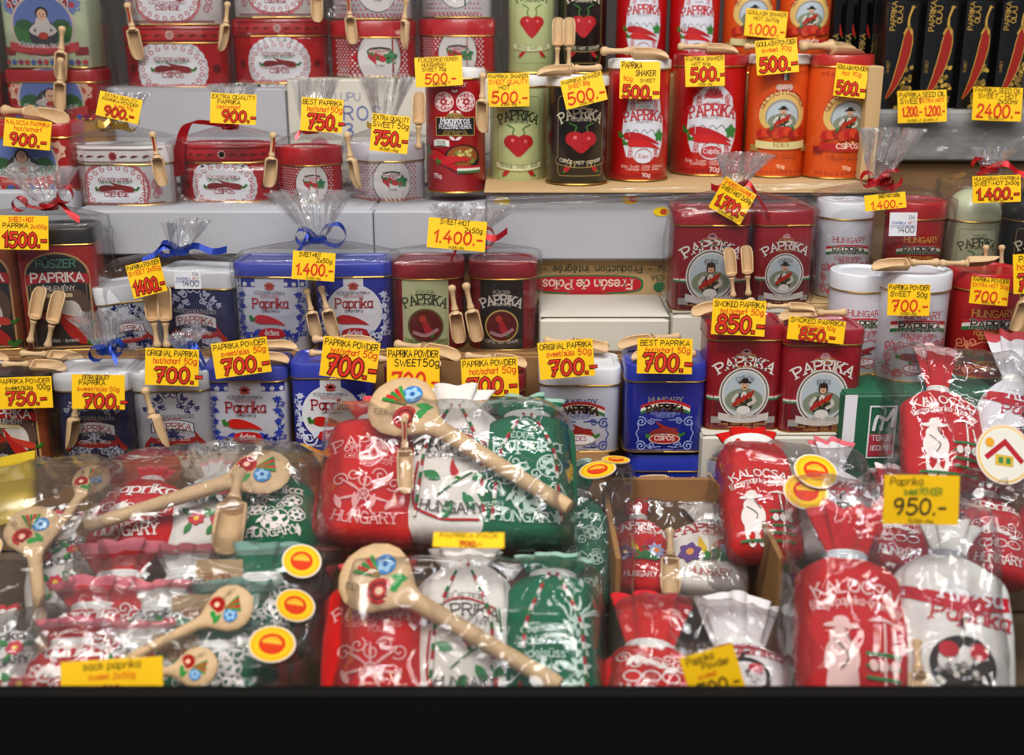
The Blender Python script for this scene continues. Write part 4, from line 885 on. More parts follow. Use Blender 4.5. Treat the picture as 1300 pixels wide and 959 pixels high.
def sack(label, M, w_, h_, d, col, design=None, ink='e6ddd8', top='c84a50', tie='d8d8d4', neck=.78, ruffle=True, group='cotton sacks of paprika', nw=.2, sh=.66, wrap=None, flare=1.5, trim=1):
    """M: frame whose origin is the base of the sack's back, z up along the sack"""
    M = M @ Matrix.Translation((0, -d/2-.001, 0)); t = thing('spice_sack', label, 'sack', M, group); seed = random.uniform(0, 9)
    prof, P_, fm = sack_surface(w_, h_, d, seed, neck, nw, sh); n = 84; N = 34
    rings = [[P_(2*pi*k/n, neck*(i/N)) for k in range(n)] for i in range(N+1)]
    MB().loft(rings, True, True).build('body', cloth(col), t, sharp=1.5)
    a0, b0, _ = prof(neck); zn = neck*h_
    if ruffle:
        m = MB(); rr = []; hr = h_-zn; K = 7
        for i in range(7):
            s_ = i/6; R = []
            for k in range(n):
                th = 2*pi*k/n; pl = (.10+.22*s_)*min(1, .28/nw); r = (1+flare*s_**.8)*(1+pl*(cos(K*th+seed)+.4*cos(10*th+seed*3)+.35*noise.noise(Vector((cos(th)*3, sin(th)*3, seed)))))
                R.append((a0*cos(th)*r, b0*sin(th)*r*.8, zn+hr*s_*(1+.16*noise.noise(Vector((cos(th)*2, sin(th)*2, seed+s_))))))
            rr.append(R)
        for i in range(6): m.loft([rr[i], rr[i+1]], False, False, 1 if (i >= 6-trim and trim) else 0)
        m.build('gathered_top', [cloth(col), cloth(top)], t, sharp=1.5)
    m = MB()
    for dz in (-.0025, 0, .0025): m.tube([((a0+.0012)*cos(2*pi*k/20), (b0+.0012)*sin(2*pi*k/20), zn+dz) for k in range(20)], .0018, 6, closed=True)
    m.build('tie', cloth(tie), t)
    if wrap:                                                    # twisted red white green string hanging down the sides
        m = MB()
        for s_ in (-1, 1):
            Q = [Vector(fm(s_*w_*x, h_*v, .0016)) for x, v in ((.04, neck-.01), (.16, .68), (.27, .5), (.30, .3), (.33, .08))]
            Q = spline([tuple(q) for q in Q], 5)
            for k, q in enumerate(Q[:-1]): m.tube([q, Q[k+1]], .0013, 5, mi=k % 3)
        m.build('string', [cloth('a8242a'), cloth('d8d4cc'), cloth('2b6b3a')], t)
    if design:
        p = Print(fm, w_, h_, .004, .0006, .00008); design(p, hx(ink)); p.build('printed_front', INK_CLOTH, t)
    return t
def s_white_flowers(p, ink):
    p.text('FŰSZER', .02, .60, .075, hx('4a4648'), 1.3, bend=1.4, fit=.5); p.text('PAPRIKA', 0, .505, .13, hx('3a3638'), 1.5, True, bend=1.2, fit=.7); p.text('ŐRLEMÉNY', 0, .45, .07, hx('3a3638'), 1.3, bend=2, fit=.6); p.text('Sweet', .1, .41, .055, hx('3a3638'), 1.2)
    p.line([(-.3, .56), (-.1, .605), (.1, .6), (.32, .555)], .02, hx('a8242a'), True); p.line([(-.33, .42), (-.36, .22), (-.3, .12), (-.05, .065), (.28, .07)], .025, hx('a8242a'), True); p.line([(.36, .55), (.38, .42)], .02, hx('2f6b3a'), True)
    p.up(); p.line([(-.12, .2), (.04, .27), (.2, .34)], .016, hx('2f6b3a'), True); p.up()
    for x, y, a in ((-.1, .29, 2.6), (.12, .22, -.9), (.2, .3, .4), (.02, .17, -2), (.26, .22, -.4)): p.leaf(x, y, .2, a, hx('2f7a48'), .5)
    p.up(); p.chili(.02, .36, .2, 1.9, hx('b0242a'), fat=.4); p.text('HUNGARY', .02, .1, .1, hx('4a4648'), 1.6, True, bend=-1.4, fit=.66)
def s_red_flowers(p, ink):
    p.text('PAPRIKA', 0, .58, .13, ink, 1.6, True, bend=1, fit=.74); p.text('ŐRLEMÉNY', .02, .535, .08, ink, 1.5, fit=.62); p.text('CSEMEGE · ÉDES', .02, .49, .05, ink, 1.3, fit=.56); p.text('FŰSZER', .1, .455, .05, ink, 1.3)
    for k in range(7): p.line([(0, .24), (.16*sin(k*.9), .24+.09*cos(k*.9)), (.3*sin(k*.9), .24+.15*cos(k*.9))], .02, ink, True, wid=[.3, 1.4, .2])
    for k in range(5): p.scroll(-.25+.13*k, .33+.04*(k % 2), .08, k, .014, ink, 1.3, (-1)**k)
    for k in range(4): p.leaf(-.2+.14*k, .15, .16, pi/2+(.5-k*.33), ink, .4)
    p.up(); p.ring(0, .24, .05, .05, .015, ink); p.text('HUNGARY', .04, .06, .1, ink, 1.6, True, bend=-1.5, fit=.64)
def s_green_floral(p, ink):
    p.text('ÉDES', -.05, .62, .07, ink, 1.6); p.text('Paprika', 0, .53, .15, ink, 1.8, True, fit=.66)
    for x, y, r in ((.22, .42, .11), (-.2, .36, .1), (.02, .22, .15), (.28, .24, .09)): p.flower(x, y, r, ink, hx('1c5a40'), 6, .55); p.ring(x, y, r*1.1, r*1.1, .012, ink)
    for k in range(7): p.scroll(-.32+.1*k, .28+.08*(k % 3), .07, k, .013, ink, 1.4, (-1)**k); p.leaf(-.3+.1*k, .14+.05*(k % 2), .14, k*.8, ink, .35)
    p.up(); p.text('HUNGARY', 0, .06, .1, ink, 1.6, True, bend=-1.6, fit=.66)
def s_kalocsai(p, ink):
    p.text('KALOCSAI', 0, .53, .12, ink, 1.9, bend=.9, fit=.72); p.text('fűszerpaprika-őrlemény', 0, .47, .085, ink, 1.3, bend=1.1, fit=.78)
    p.ell(-.17, .31, .09, .1, ink, 10); p.ell(-.15, .23, .15, .19, ink, 12); p.ell(-.15, .37, .15, .03, ink, 10); p.ell(-.15, .39, .07, .05, ink, 8); p.ell(-.2, .12, .08, .2, ink, 8); p.ell(-.08, .12, .07, .2, ink, 8)
    p.line([(-.22, .3), (-.1, .24), (-.16, .18)], .012, hx('2a1512'), True); p.line([(-.12, .34), (-.05, .28)], .012, hx('2a1512'), True); p.line([(.08, .4), (.2, .41), (.33, .39)], .03, ink, True, wid=[.2, 1, .2])
    p.line([(.22, .39), (.22, .12)], .02, ink); p.line([(.3, .36), (.34, .2)], .02, ink); p.up()
    for k in range(4): p.rect(.05, .25-k*.05, .36, .265-k*.05, hx('2f6b3a'))
    for k in range(3): p.ell(.12+.09*k, .21, .04, .05, ink, 6)
    p.rect(-.35, .045, .35, .06, hx('2f6b3a'))
def s_rozsa(p, ink):
    p.band(-.48, .48, lambda x: .60-.05*(1-(x/.5)**2), lambda x: .535-.06*(1-(x/.5)**2), hx('a8202c'))
    p.text('Rózsa', .1, .515, .15, WHT, 1.8, True, bend=-1.4, slant=.2, fit=.62); p.text('Paprika', .08, .42, .15, hx('a8202c'), 1.8, True, slant=.2, fit=.66)
    p.ell(0, .22, .27, .24, hx('2a2422'), 16); p.line([(0, .38), (.0, .42), (.06, .44)], .03, hx('2a2422'), True); p.up()
    for x in (-.12, .12): p.ell(x, .28, .08, .07, hx('a8202c'), 8)
    for k in range(14): p.ell(random.uniform(-.2, .2), random.uniform(.13, .24), .025, .025, hx(random.choice(['c9c4bc', '8a8480', '5a5450'])), 5)
    p.banner(0, .075, .6, .09, hx('a8202c'), -.04); p.text('SZEGED', 0, .055, .06, WHT, 1.6)
def s_bouquet(p, ink):
    wh = ink; p.text('PAPRIKA', .0, .60, .16, wh, 2.1, True, bend=1.3, fit=.84); p.text('Őrlemény', .1, .55, .06, wh, 1.3, True)
    for x, y, a, c, f in ((-.1, .42, 1.9, 'c8a424', .4), (.14, .46, .9, 'a8203a', .4), (.05, .3, 2.8, '3a7a34', .35), (.3, .3, .2, 'a8203a', .35)): p.chili(x, y, .26, a, hx(c), fat=f)
    p.flower(-.24, .33, .15, hx('5a3a74'), hx('c88a3a'), 6, .8); p.flower(.26, .36, .16, hx('8a94b4'), hx('c8742a'), 8, .5)
    for k in range(8): p.leaf(-.1+.06*k, .25+.02*(k % 2), .18, .5+k*.35, hx('2f6b34'), .3)
    p.up(); p.text('HUNGARY', 0, .1, .08, wh, 1.5, True, fit=.6)
def s_text_green(p, ink):
    for k, l in enumerate(('csemege', 'délicat', 'edelsüss', 'sweet', 'doux')): p.text(l, -.1, .44-.075*k, .085, ink, 1.5, fit=.6)
    for k in range(6): p.line([(.16, .5), (.1+.08*k, .6), (.02+.12*k, .68-.03*abs(k-2))], .022, ink, True, wid=[.3, 1.3, .2])
    for k in range(4): p.flower(.26, .48-.12*k, .12, ink, hx('1c5a40'), 6, .5); p.leaf(.2, .43-.1*k, .18, 2.2+.3*k, ink, .4)
    p.up()
def s_paprika_plain(p, ink):
    p.text('Paprika', 0, .55, .17, ink, 1.9, True, fit=.74)
    for k in range(6): p.scroll(-.3+.12*k, .38-.05*(k % 2), .09, k, .014, ink, 1.4, (-1)**k); p.leaf(-.26+.11*k, .3, .18, 1+k*.5, ink, .4)
    for k in range(3): p.ring(-.2+.2*k, .22, .09, .06, .014, ink)
    p.up(); p.text('HUNGARY', 0, .07, .12, ink, 1.7, True, bend=-1.8, fit=.68)
def s_white_hungary(p, ink):
    p.text('Paprika', 0, .6, .15, hx('3a3638'), 1.6, True, fit=.6)
    for x, y in ((-.2, .5), (.2, .52), (-.05, .22), (.24, .2)):
        p.flower(x, y, .12, hx('b83a44'), hx('d8b43a'), 7, .8)
        for a in (.4, 2.4, 4.2): p.leaf(x+.1*cos(a), y+.05*sin(a), .17, a, hx('3a7a44'), .5)
    p.up(); p.text('HUNGARY', .05, .37, .11, hx('2a2628'), 2, True, fit=.62)

# ---------------------------------------------------------------- flat cellophane bags
def bag(label, M, w_, h_, D, mats=None, group='cellophane bags', ruf=.0035, head=.9, stickers=(), edge=9):
    t = thing('cellophane_bag', label, 'bag', M, group); sd = random.uniform(0, 99); nx, nz = 92, 84; cr = creases(18, w_, h_, .0040)
    def dep(u, v):
        a = min(1, abs(2*u/w_)); b = min(1, abs(2*v/h_-1)); q = max(0, 1-a**edge)*max(0, 1-b**edge)
        f_ = D*q**.75*(head+(1-head)*(1-v/h_)) if q > 0 else 0
        n1 = noise.noise(Vector((u*26+sd, v*26, 0))); n2 = abs(noise.noise(Vector((u*55, v*38+sd, 5))))
        return f_+ruf*(n1*1.2-n2*1.3)+.0045+crease(u, v-h_/2, cr)*min(1, q*3+.15)
    m = MB(); vs = []
    for j in range(nz+1):
        for i in range(nx+1):
            u = (-.5+i/nx)*w_; v = h_*j/nz; e = 1 if (i in (0, nx) or j in (0, nz)) else 0
            vs.append((u*(1+.012*noise.noise(Vector((v*40, sd, 1)))), -max(dep(u, v), .001), v+e*.003*noise.noise(Vector((u*60, sd, v)))))
    m.add(vs, [(j*(nx+1)+i, j*(nx+1)+i+1, (j+1)*(nx+1)+i+1, (j+1)*(nx+1)+i) for j in range(nz) for i in range(nx)])
    m.build('film', FILM_BAG, t, sharp=1.3)
    for (u, v, r, lab, turn) in stickers:
        k = MB(); u0, v0 = u*w_, v*h_; R = r
        gu = (dep(u0+R, v0)-dep(u0-R, v0))/(2*R); gv = (dep(u0, v0+R)-dep(u0, v0-R))/(2*R); gu, gv = max(-.8, min(.8, gu)), max(-.8, min(.8, gv))
        d0 = max(dep(u0+R*q*cos(a_*.7), v0+R*q*sin(a_*.7))-gu*R*q*cos(a_*.7)-gv*R*q*sin(a_*.7) for a_ in range(9) for q in (.1, .5, .9)); flat = lambda a, b: d0+gu*a+gv*b+.0006
        p = Print(lambda a, b, h: (u0+a, -flat(a, b-R)-.0016-h, v0+b-R), 2*R, 2*R, .004, .0001, .00008)
        pts = 28; m2 = MB(); fr = [(u0+R*cos(2*pi*q/pts), -flat(R*cos(2*pi*q/pts), R*sin(2*pi*q/pts))-.0014, v0+R*sin(2*pi*q/pts)) for q in range(pts)]
        m2.loft([[(x, y+.0006, z) for x, y, z in fr], fr]); so = m2.build('round_sticker', mat('sticker_paper', 'd8c8b8', .5), t); so['label'] = lab
        p.ell(0, .5, .46, .46, hx('e8b81a'), 20); 
        if turn == 'house':
            p.ell(0, .5, .44, .44, hx('d8d4c8'), 20); p.line([(-.3, .42), (0, .7), (.3, .42)], .09, hx('a8202c')); p.up(); p.rect(-.16, .3, .16, .48, hx('c9a83a')); p.rect(-.1, .34, -.02, .44, hx('3a7a44')); p.rect(.03, .34, .11, .44, hx('3a7a44')); p.ell(-.27, .66, .08, .08, hx('d8982a'), 8)
        else:
            p.ring(0, .5, .40, .40, .02, hx('c8941a')); p.ell(0, .5, .28, .28, hx('cf3a14'), 18); p.ell(0, .5, .2, .2, hx('e0a01a'), 14, bot=.1); p.ell(0, .49, .2, .2, hx('cf3a14'), 14, top=.1)
            for q in range(10): p.leaf(.2*cos(q*.63), .5+.2*sin(q*.63), .09, q*.63, hx('cf3a14'), .6)
            p.up(); p.text('PAPRIKA', 0, .5, .1, hx('e8c84a'), 1.6, fit=.4)
        p.build('sticker_print', INK_PAPER, so)
    return t
class Pack:
    """a leaning plane given by pixels and depths of its foot and head; its things are laid on it"""
    def __init__(s, foot, yf, head, yh, wpx, T=.05):
        """pixels and depths are those of the front of the pack, T in front of its back plane"""
        a, b = at(*foot, yf), at(*head, yh); q = frame(a, b).to_3x3() @ Vector((0, 1, 0))*T; a = a+q; b = b+q; s.T = T; s.M = frame(a, b); s.h = (b-a).length; s.w = wpx*mpp((foot[0]+head[0])/2, (foot[1]+head[1])/2, (yf+yh)/2)
        s.n = -(s.M.to_3x3() @ Vector((0, 1, 0))); s.o = a
    def on(s, px, py, off=0):
        r = ray(px, py); o = s.o+s.n*off; return CAM+r*((o-CAM).dot(s.n)/r.dot(s.n))
    def fr(s, foot, head, off=0): return frame(s.on(*foot, off), s.on(*head, off), 0, s.M.to_3x3() @ Vector((1, 0, 0)))
    def sack(s, label, foot, head, wpx, d, col, off=0, **k):
        off = d*.7; a, b = s.on(*foot, off)-s.n*off, s.on(*head, off)-s.n*off; M = frame(a, b, 0, s.M.to_3x3() @ Vector((1, 0, 0)))
        y = M.to_3x3() @ Vector((0, 1, 0)); c = (a+b)/2+s.n*off; w_ = wpx*(c-CAM).length/F*.965
        return sack(label, M, w_, (b-a).length, d, col, **k)
    def spoon(s, label, tip, head, off, fat=1, off2=None): return spoon(label, s.on(*tip, off), s.on(*head, off2 or off), s.n, fat)
    def scoop(s, label, p0, p1, off, fat=1, painted=False, off2=None): return scoop(label, 0, 0, a=s.on(*p0, off), b=s.on(*p1, off2 or off), face=s.n, fat=fat, painted=painted)

# ---------------------------------------------------------------- cartons
def carton(name, label, x0, x1, y0, y1, z0, z1, m, r=.002, cat='box', rz=0, panels=True):
    c = ((x0+x1)/2, (y0+y1)/2, z0); t = thing(name, label, cat, place(c, rz), 'boxes carrying the display'); w_, d, h_ = x1-x0, y1-y0, z1-z0
    MB().box((0, 0, h_/2), (w_, d, h_), r).build('body', m, t)
    if panels:
        MB().box((0, -d*.0, h_+.0003), (w_*.985, d*.97, .0012), .0003).build('lid_flap', m, t)
    return t, w_, d, h_
def front_print(t, w_, d, h_, fn):
    p = Print(lambda u, v, h: (u, -d/2-h, v), w_, h_, .02, .0003, .0001); fn(p); return p.build('printed_front', INK_PAPER, t)
# ================================================================ the stall
zB1, zB2, zB3, zC, zD = Z(-.169), Z(-.1595), Z(-.149), Z(-.284), Z(-.351)
zCount, zTray = Z(-.43), Z(-.485)
MB().box((0, 1.0, -.01), (5, 5, .02), .001).build('floor', mat('hall_floor', '6f6a62', .7, 0, .1, 6), kind='structure')
MB().box((0, 1.75, 1.3), (5, .04, 2.6), .001).build('wall_back', mat('back_wall', '3a3430', .8, 0, .15, 6), kind='structure')
DARK = mat('dark_painted_wood', '0d0c0b', .75, 0, .15, 30, spec=.12)
st = thing('stall_counter', 'long market stall counter carrying the whole display', 'counter', place((0, 1.085, 0)))
CWOOD = mat('counter_wood', '6a5640', .8, 0, .15, 20, stretch=(.2, 1, 1))
MB().box((0, 0, zTray-.015), (2.1, .94, .028), .003).build('counter_top', CWOOD, st)
for x in (-.95, .95):
    for y in (-.4, .4): MB().box((x, y, (zTray-.03)/2), (.06, .06, zTray-.03), .003).build('leg', DARK, st)
dk = thing('display_deck', 'wooden deck standing on the counter under the rows of tins', 'deck', place((0, 1.21, zTray)))
MB().box((0, 0, (zCount-zTray)/2-.0005), (2.1, .62, zCount-zTray-.002), .003).build('deck_board', CWOOD, dk)
ft = at(650, 868.5, .606)  # top edge of an added board that fills the black strip along the bottom
fb_ = thing('added_front_board', 'black painted board along the front edge of the stall counter', 'board', place((0, ft.y-.005, ft.z-.4)))
MB().box((0, 0, .2), (2.1, .010, .40), .002).build('board', DARK, fb_)
MB().box((0, -.006, .02), (2.1, .006, .04), .002).build('bottom_batten', DARK, fb_)
# ---- boxes that carry the rows, back to front
def sup(name, label, px0, px1, Y, z0, z1, m, d=.1, cat='box'):
    a, b = at(px0, 300, Y).x, at(px1, 300, Y).x
    return carton(name, label, a, b, Y, Y+d, z0, z1, m, cat=cat)
zA = Z(-.070); zA2 = Z(-.061)
sup('foam_box', 'white foam box seen behind the lace tins, under the stacked tins at upper left', 150, 372, 1.243, zB1+.001, zA, FOAM, .11)
cx = sup('carton', 'white printed carton behind the dotted tins, with blue lettering', 374, 640, 1.240, zB1+.001, zA2, WCARD, .11)
def yuros(p):
    for x in (-.22, .28):
        p.text('LUPU', x, .80, .035, hx('7a80a8'), 1.4); p.text('YUROS', x, .62, .06, hx('5a64a0'), 1.5, sp=3.5); p.text('3', x, .46, .06, hx('5a64a0'), 1.6)
        p.text('ITALY KÖCKOLA', x, .3, .045, hx('5a64a0'), 1.3, fit=.36); p.text('fresh produce quality control', x, .2, .02, hx('7a80a8'), 1.3, fit=.34); p.text('packed for export', x-.06, .12, .02, hx('7a80a8'), 1.3)
    p.ell(-.36, .35, .05, .05, hx('b07078'), 12)
front_print(*cx, yuros)
sup('carton', 'red brown carton under the tall tin packs at upper left', -80, 148, 1.215, Z(-.169), at(70, 150, 1.215).z, BROWN, .12)
sup('carton', 'carton hidden behind the paprika shakers, carrying the back row of shakers', 641, 1052, 1.245, zB3-.02, at(850, 94, 1.245).z-.0005, BROWN, .11)
# row B plinths with white faces, standing on darker cartons
zl = at(500, 324, 1.075).z
for px0, px1, Y, z1, lab in ((-90, 97, 1.085, at(40, 243, 1.085).z, 'white foam plinth at far left, under the red landscape tin'), (98, 474, 1.072, zB1, 'white foam plinth under the two lace tins and the red dotted tin'),
                             (475, 617, 1.072, zB1, 'white foam plinth with a creased end under the white dotted tin')):
    sup('foam_plinth', lab, px0, px1, Y, zl if px0 > -50 else zl, z1, FOAM, .15)
a = at(618, 300, 1.07).x; b = at(1108, 300, 1.07).x
pl, w_, d, h_ = carton('foam_plinth', 'long grey white foam plinth under the row of paprika shakers', a, b, 1.07, 1.235, zl-.004, zB3-.003, FOAM, panels=False)
def scraps(p):
    for x, y, c1, c2 in ((-.13, .9, 'd8a81a', 'b8321a'), (-.05, .72, 'd8b81a', 'b0401a'), (-.46, .88, 'd8b81a', 'd8b81a')): p.ell(x, y, .022, .012, hx(c1), 8); p.ell(x+.006, y, .010, .008, hx(c2), 6)
front_print(pl, w_, d, h_, scraps)['kind'] = 'stuff'
m = MB(); m.box((0, 0, 0), (b-a+.004, .185, .002), .0005)
o = m.build('cardboard_sheet', BUFF); o.location = ((a+b)/2, 1.07+.0835, zB3-.0015); o['label'] = 'thin buff cardboard sheet under the paprika shakers'; o['category'] = 'sheet'
fb, w_, d, h_ = carton('fruit_carton', 'buff fruit carton standing upside down behind the low white box, red oval logo', at(640, 350, 1.085).x, at(852, 350, 1.085).x, 1.085, 1.235, zCount, zl-.005, BUFF, panels=False)
def freson(p):
    g = hx('3a4a3a'); y = .96
    p.text('lu  -  Production  Intégrée  -  Intégral', -.02, .965, .040, g, 1.7, rot=pi, fit=.98, sp=2.4)
    q = p.W/p.H; yc = 1-(440-325)/(325*1.0)*0-.235
    p.ell(-.0, .885, .335, .058, hx('2f6a44'), 26, 3.6); p.ell(-.0, .885, .322, .049, hx('b0202a'), 26, 3.6)
    p.text('Fresón de Palos', .0, .905, .055, hx('d9c3b0'), 1.9, True, rot=pi, fit=.54); p.ell(0, .83, .16, .03, hx('a01c26'), 16)
    p.text('FRESA', .44, .925, .03, g, 1.6, rot=pi); p.ell(.43, .875, .035, .03, hx('2f6a44'), 8)
front_print(fb, w_, d, h_, freson)
sup('carton', 'dark brown carton in the shade behind the blue tins, under the left foam plinths', -120, 470, 1.09, zCount, zl-.001, BROWN, .14)
sup('carton', 'brown carton behind the green band tins, under the creased foam plinth', 472, 638, 1.09, zCount, zl-.001, BROWN, .14)
sup('carton', 'brown carton behind the twin portrait tins, under the shaker plinth', 854, 1112, 1.09, zCount, zl-.005, BROWN, .14)
# row C
sup('carton', 'brown carton under the bagged tins of the third row, left half', -130, 700, .995, zCount, zC, BROWN, .088)
wb = at(768, 403, .995).z
carton('white_box', 'empty low white box lying in the gap in front of the fruit carton', at(685, 400, .995).x, at(851, 400, .995).x, .995, 1.08, zC+.0005, wb, WCARD, .004)
carton('carton', 'brown carton hidden under the low white box and the portrait tins', at(702, 400, .985).x, at(1026, 400, .985).x, .99, 1.082, zCount, zC, BROWN)
zL = at(933, 396, 1.0).z
carton('white_box', 'second low white box, under the bagged twin portrait tins', at(853, 400, .995).x, at(1027, 400, .995).x, .995, 1.08, zC+.0005, zL, WCARD, .004)
zR = at(1062, 381, 1.02).z
sup('carton', 'brown carton under the bagged round tins at right', 1030, 1390, 1.005, zCount, zR, BUFF, .085)
# row D
sup('carton', 'brown carton under the front row of tins, left half', -140, 785, .905, zCount, zD, BROWN, .085)
zLD = Z(-.326)
carton('white_box', 'grey white box under the two front portrait tins', at(890, 580, .905).x, at(1062, 580, .905).x, .905, .985, zCount, zLD, WCARD, .003)
zG = Z(-.289)
gb, w_, d, h_ = carton('green_box', 'green and white printed box under the round white tin, logo upside down', at(1066, 520, .905).x, at(1262, 520, .905).x, .90, .99, zCount, zG, mat('green_print_card', '14573a', .6, 0, .08, 20), rz=radians(2))
def nancor(p):
    p.band(-.5, -.42, lambda x: 1, lambda x: .72+(x+.42)*1.6, WHT); p.rect(-.5, .0, -.46, .72, WHT)
    p.band(-.46, .5, lambda x: .40+.42*(x+.46), 0, hx('a8b0b0'))
    p.rect(-.325, .63, -.165, .765, hx('a8303c')); p.frame_(-.33, .62, -.16, .93, .010, WHT); p.text('REMELL', -.245, .755, .034, WHT, 1.7, rot=pi, fit=.13); p.text('NANCOR', -.245, .695, .034, WHT, 1.7, rot=pi, fit=.13)
    p.line([(-.3, .79), (-.28, .87), (-.22, .85), (-.18, .91), (-.18, .81)], .022, WHT, True); p.line([(-.25, .79), (-.24, .86)], .016, WHT); p.up()
    p.text('i', .3, .5, .12, hx('2f5a44'), 1.8)
front_print(gb, w_, d, h_, nancor)
carton('carton', 'brown carton behind the green box, under the red round tin at far right', at(1266, 520, .93).x, at(1420, 520, .93).x, .915, 1.0, zCount, zG, BROWN)
# oil shelf at upper right
zO = at(1200, 141, 1.19).z
sh, w_, d, h_ = carton('oil_shelf', 'grey shelf box wrapped in clear plastic, under the black oil boxes', at(1112, 150, 1.19).x, at(1400, 150, 1.19).x, 1.19, 1.36, at(1200, 205, 1.19).z, zO, mat('grey_card', '8d8b88', .6, 0, .08, 20, spec=.3))
carton('carton', 'brown carton under the grey oil shelf at right', at(1112, 210, 1.2).x, at(1400, 210, 1.2).x, 1.2, 1.36, zCount, at(1200, 205, 1.19).z-.0005, mat('carton_brown_oil', '7d6044', .9, 0, .12, 25, spec=.1))
MB().box((at(1102, 150, 1.12).x, 1.165, (zB3+at(1100, 82, 1.12).z)/2), (.004, .10, at(1100, 82, 1.12).z-zB3), .0008)
o = MB().box((0, 0, 0), (.014, .10, at(1105, 84, 1.13).z-zB3), .001).build('cardboard_divider', BUFF); o.location = (at(1104, 150, 1.12).x+.004, 1.175, (zB3+at(1105, 84, 1.13).z)/2); o['label'] = 'upright buff cardboard divider right of the last orange shaker'; o['category'] = 'divider'

# ================================================================ tins, row D (front)
tin('D1', 'rustic', -12, 84, 478, 588, 0, 'rust and black paprika tin at the left end of the front row', z=zD, rz=radians(-6))
tin('D2', 'navy_lace', 88, 184, 474, 587, 0, 'navy lace tin with a white lid, tied in cellophane with a blue bow, front row', z=zD)
tin('D3', 'white_lace', 182, 279, 474, 582, 0, 'white tin with blue lacework under the ORIGINAL PAPRIKA hot tag, front row', z=zD, rz=radians(4))
tin('D4', 'white_round_panel', 273, 376, 466, 578, 0, 'white tin with red Paprika lettering and blue flowers, front row', z=zD)
tin('D5', 'blue_round_panel', 378, 480, 462, 576, 0, 'blue tin with a white round Paprika panel, front row beside the red sack', z=zD)
tin('D6', 'green_band', 492, 562, 470, 572, 0, 'dark red tin mostly hidden behind the upper spoon head', z=zD)
tin('D7', 'black_band', 590, 668, 478, 572, 0, 'dark red tin mostly hidden behind the upper pack, left of the white HUNGARY tin', z=zD)
tin('D8', 'white_hungary', 682, 784, 468, 575, 0, 'white HUNGARY paprika tin, front row, half behind the green sack', z=zD)
za = at(838, 577, .918).z
tin('D9b', 'blue_hungary', 791, 886, 579, 690, .918, 'lower blue tin, carrying the blue HUNGARY tin', h=za-zCount-.001)
tin('D9', 'blue_hungary', 787, 888, 463, 575, .915, 'blue HUNGARY CSÍPŐS tin, standing on another blue tin')
bpy.data.objects['paprika_tin.008'].location.z = zCount+.0005
tin('D10b', 'man', 870, 968, 402, 520, 0, 'dark red tin directly behind the moustached man tin', z=zLD, h=.083) if 0 else None
tin('D10', 'man', 886, 983, 413, 547, 0, 'dark red tin with the moustached man portrait, front row', z=zLD)
tin('D11', 'lady', 978, 1079, 419, 550, 0, 'dark red tin with a lady portrait and the lower 850.- tag, front row', z=zLD, rz=radians(3))
tin('R1', 'white_round', 1052, 1112, 350, 477, 0, 'round white paprika tin half hidden behind the other round white tin', z=zG, wscale=1.25)
tin('R2', 'white_round', 1103, 1191, 350, 487, 0, 'round white paprika tin in front, standing on the green box', z=zG)
tin('R3', 'red_round', 1191, 1279, 349, 482, 0, 'round red paprika tin right of the round white tins', z=zG)
# row C
tin('C1', 'rustic', -62, 43, 290, 446, 0, 'tall rust and black tin, left of the bagged 1500.- pair', z=zC, rz=radians(8))
tin('C2', 'rustic_red', 43, 140, 290, 446, 0, 'tall dark red rustic tin, right of the bagged 1500.- pair', z=zC, rz=radians(8))
tin('C3', 'white_lace', 148, 213, 362, 447, 0, 'pale lilac lace tin leaning in the cellophane beside the navy one', z=zC, ry=radians(-8), wscale=1.15)
tin('C4', 'navy_lace', 217, 316, 344, 445, 0, 'navy lace tin with a white lid and a white price sticker, third row', z=zC, rz=radians(-12))
tin('C5', 'white_round_panel', 309, 402, 334, 446, 0, 'white Paprika tin with blue flowers in the bagged blue bow pair', z=zC, rz=radians(-3))
tin('C6', 'blue_round_panel', 406, 502, 334, 446, 0, 'blue Paprika tin in the bagged blue bow pair', z=zC, rz=radians(4))
tin('C7', 'green_band', 499, 592, 334, 446, 0, 'dark red tin with a pale green band in the bagged 1.400.- pair', z=zC)
tin('C8', 'black_band', 596, 682, 334, 446, 0, 'dark red tin with a black band in the bagged 1.400.- pair', z=zC)
tin('C9', 'lady', 846, 942, 268, 396, 0, 'dark red lady portrait tin on the left of the bagged 1.700.- pair', z=zL)
tin('C10', 'man', 944, 1020, 268, 392, 0, 'dark red portrait tin on the right of the bagged 1.700.- pair', z=zL, rz=radians(5))
tin('C11', 'white_round', 1029, 1098, 258, 381, 0, 'round white tin in the bagged pair with the red bow', z=zR)
tin('C12', 'red_round', 1115, 1187, 258, 381, 0, 'round red tin in the bagged pair with the red bow', z=zR)
tin('C13', 'green_dome', 1190, 1255, 264, 381, 0, 'pale green domed tin in the bag at far right', z=zR, dome=.02)
tin('C14', 'black_dome', 1259, 1330, 264, 381, 0, 'black domed tin in the bag at the right edge', z=zR, dome=.02)
tin('C15', 'green_dome', 1236, 1300, 345, 480, .985, 'low pale green domed tin behind the round red tin', dome=.012) if 0 else None
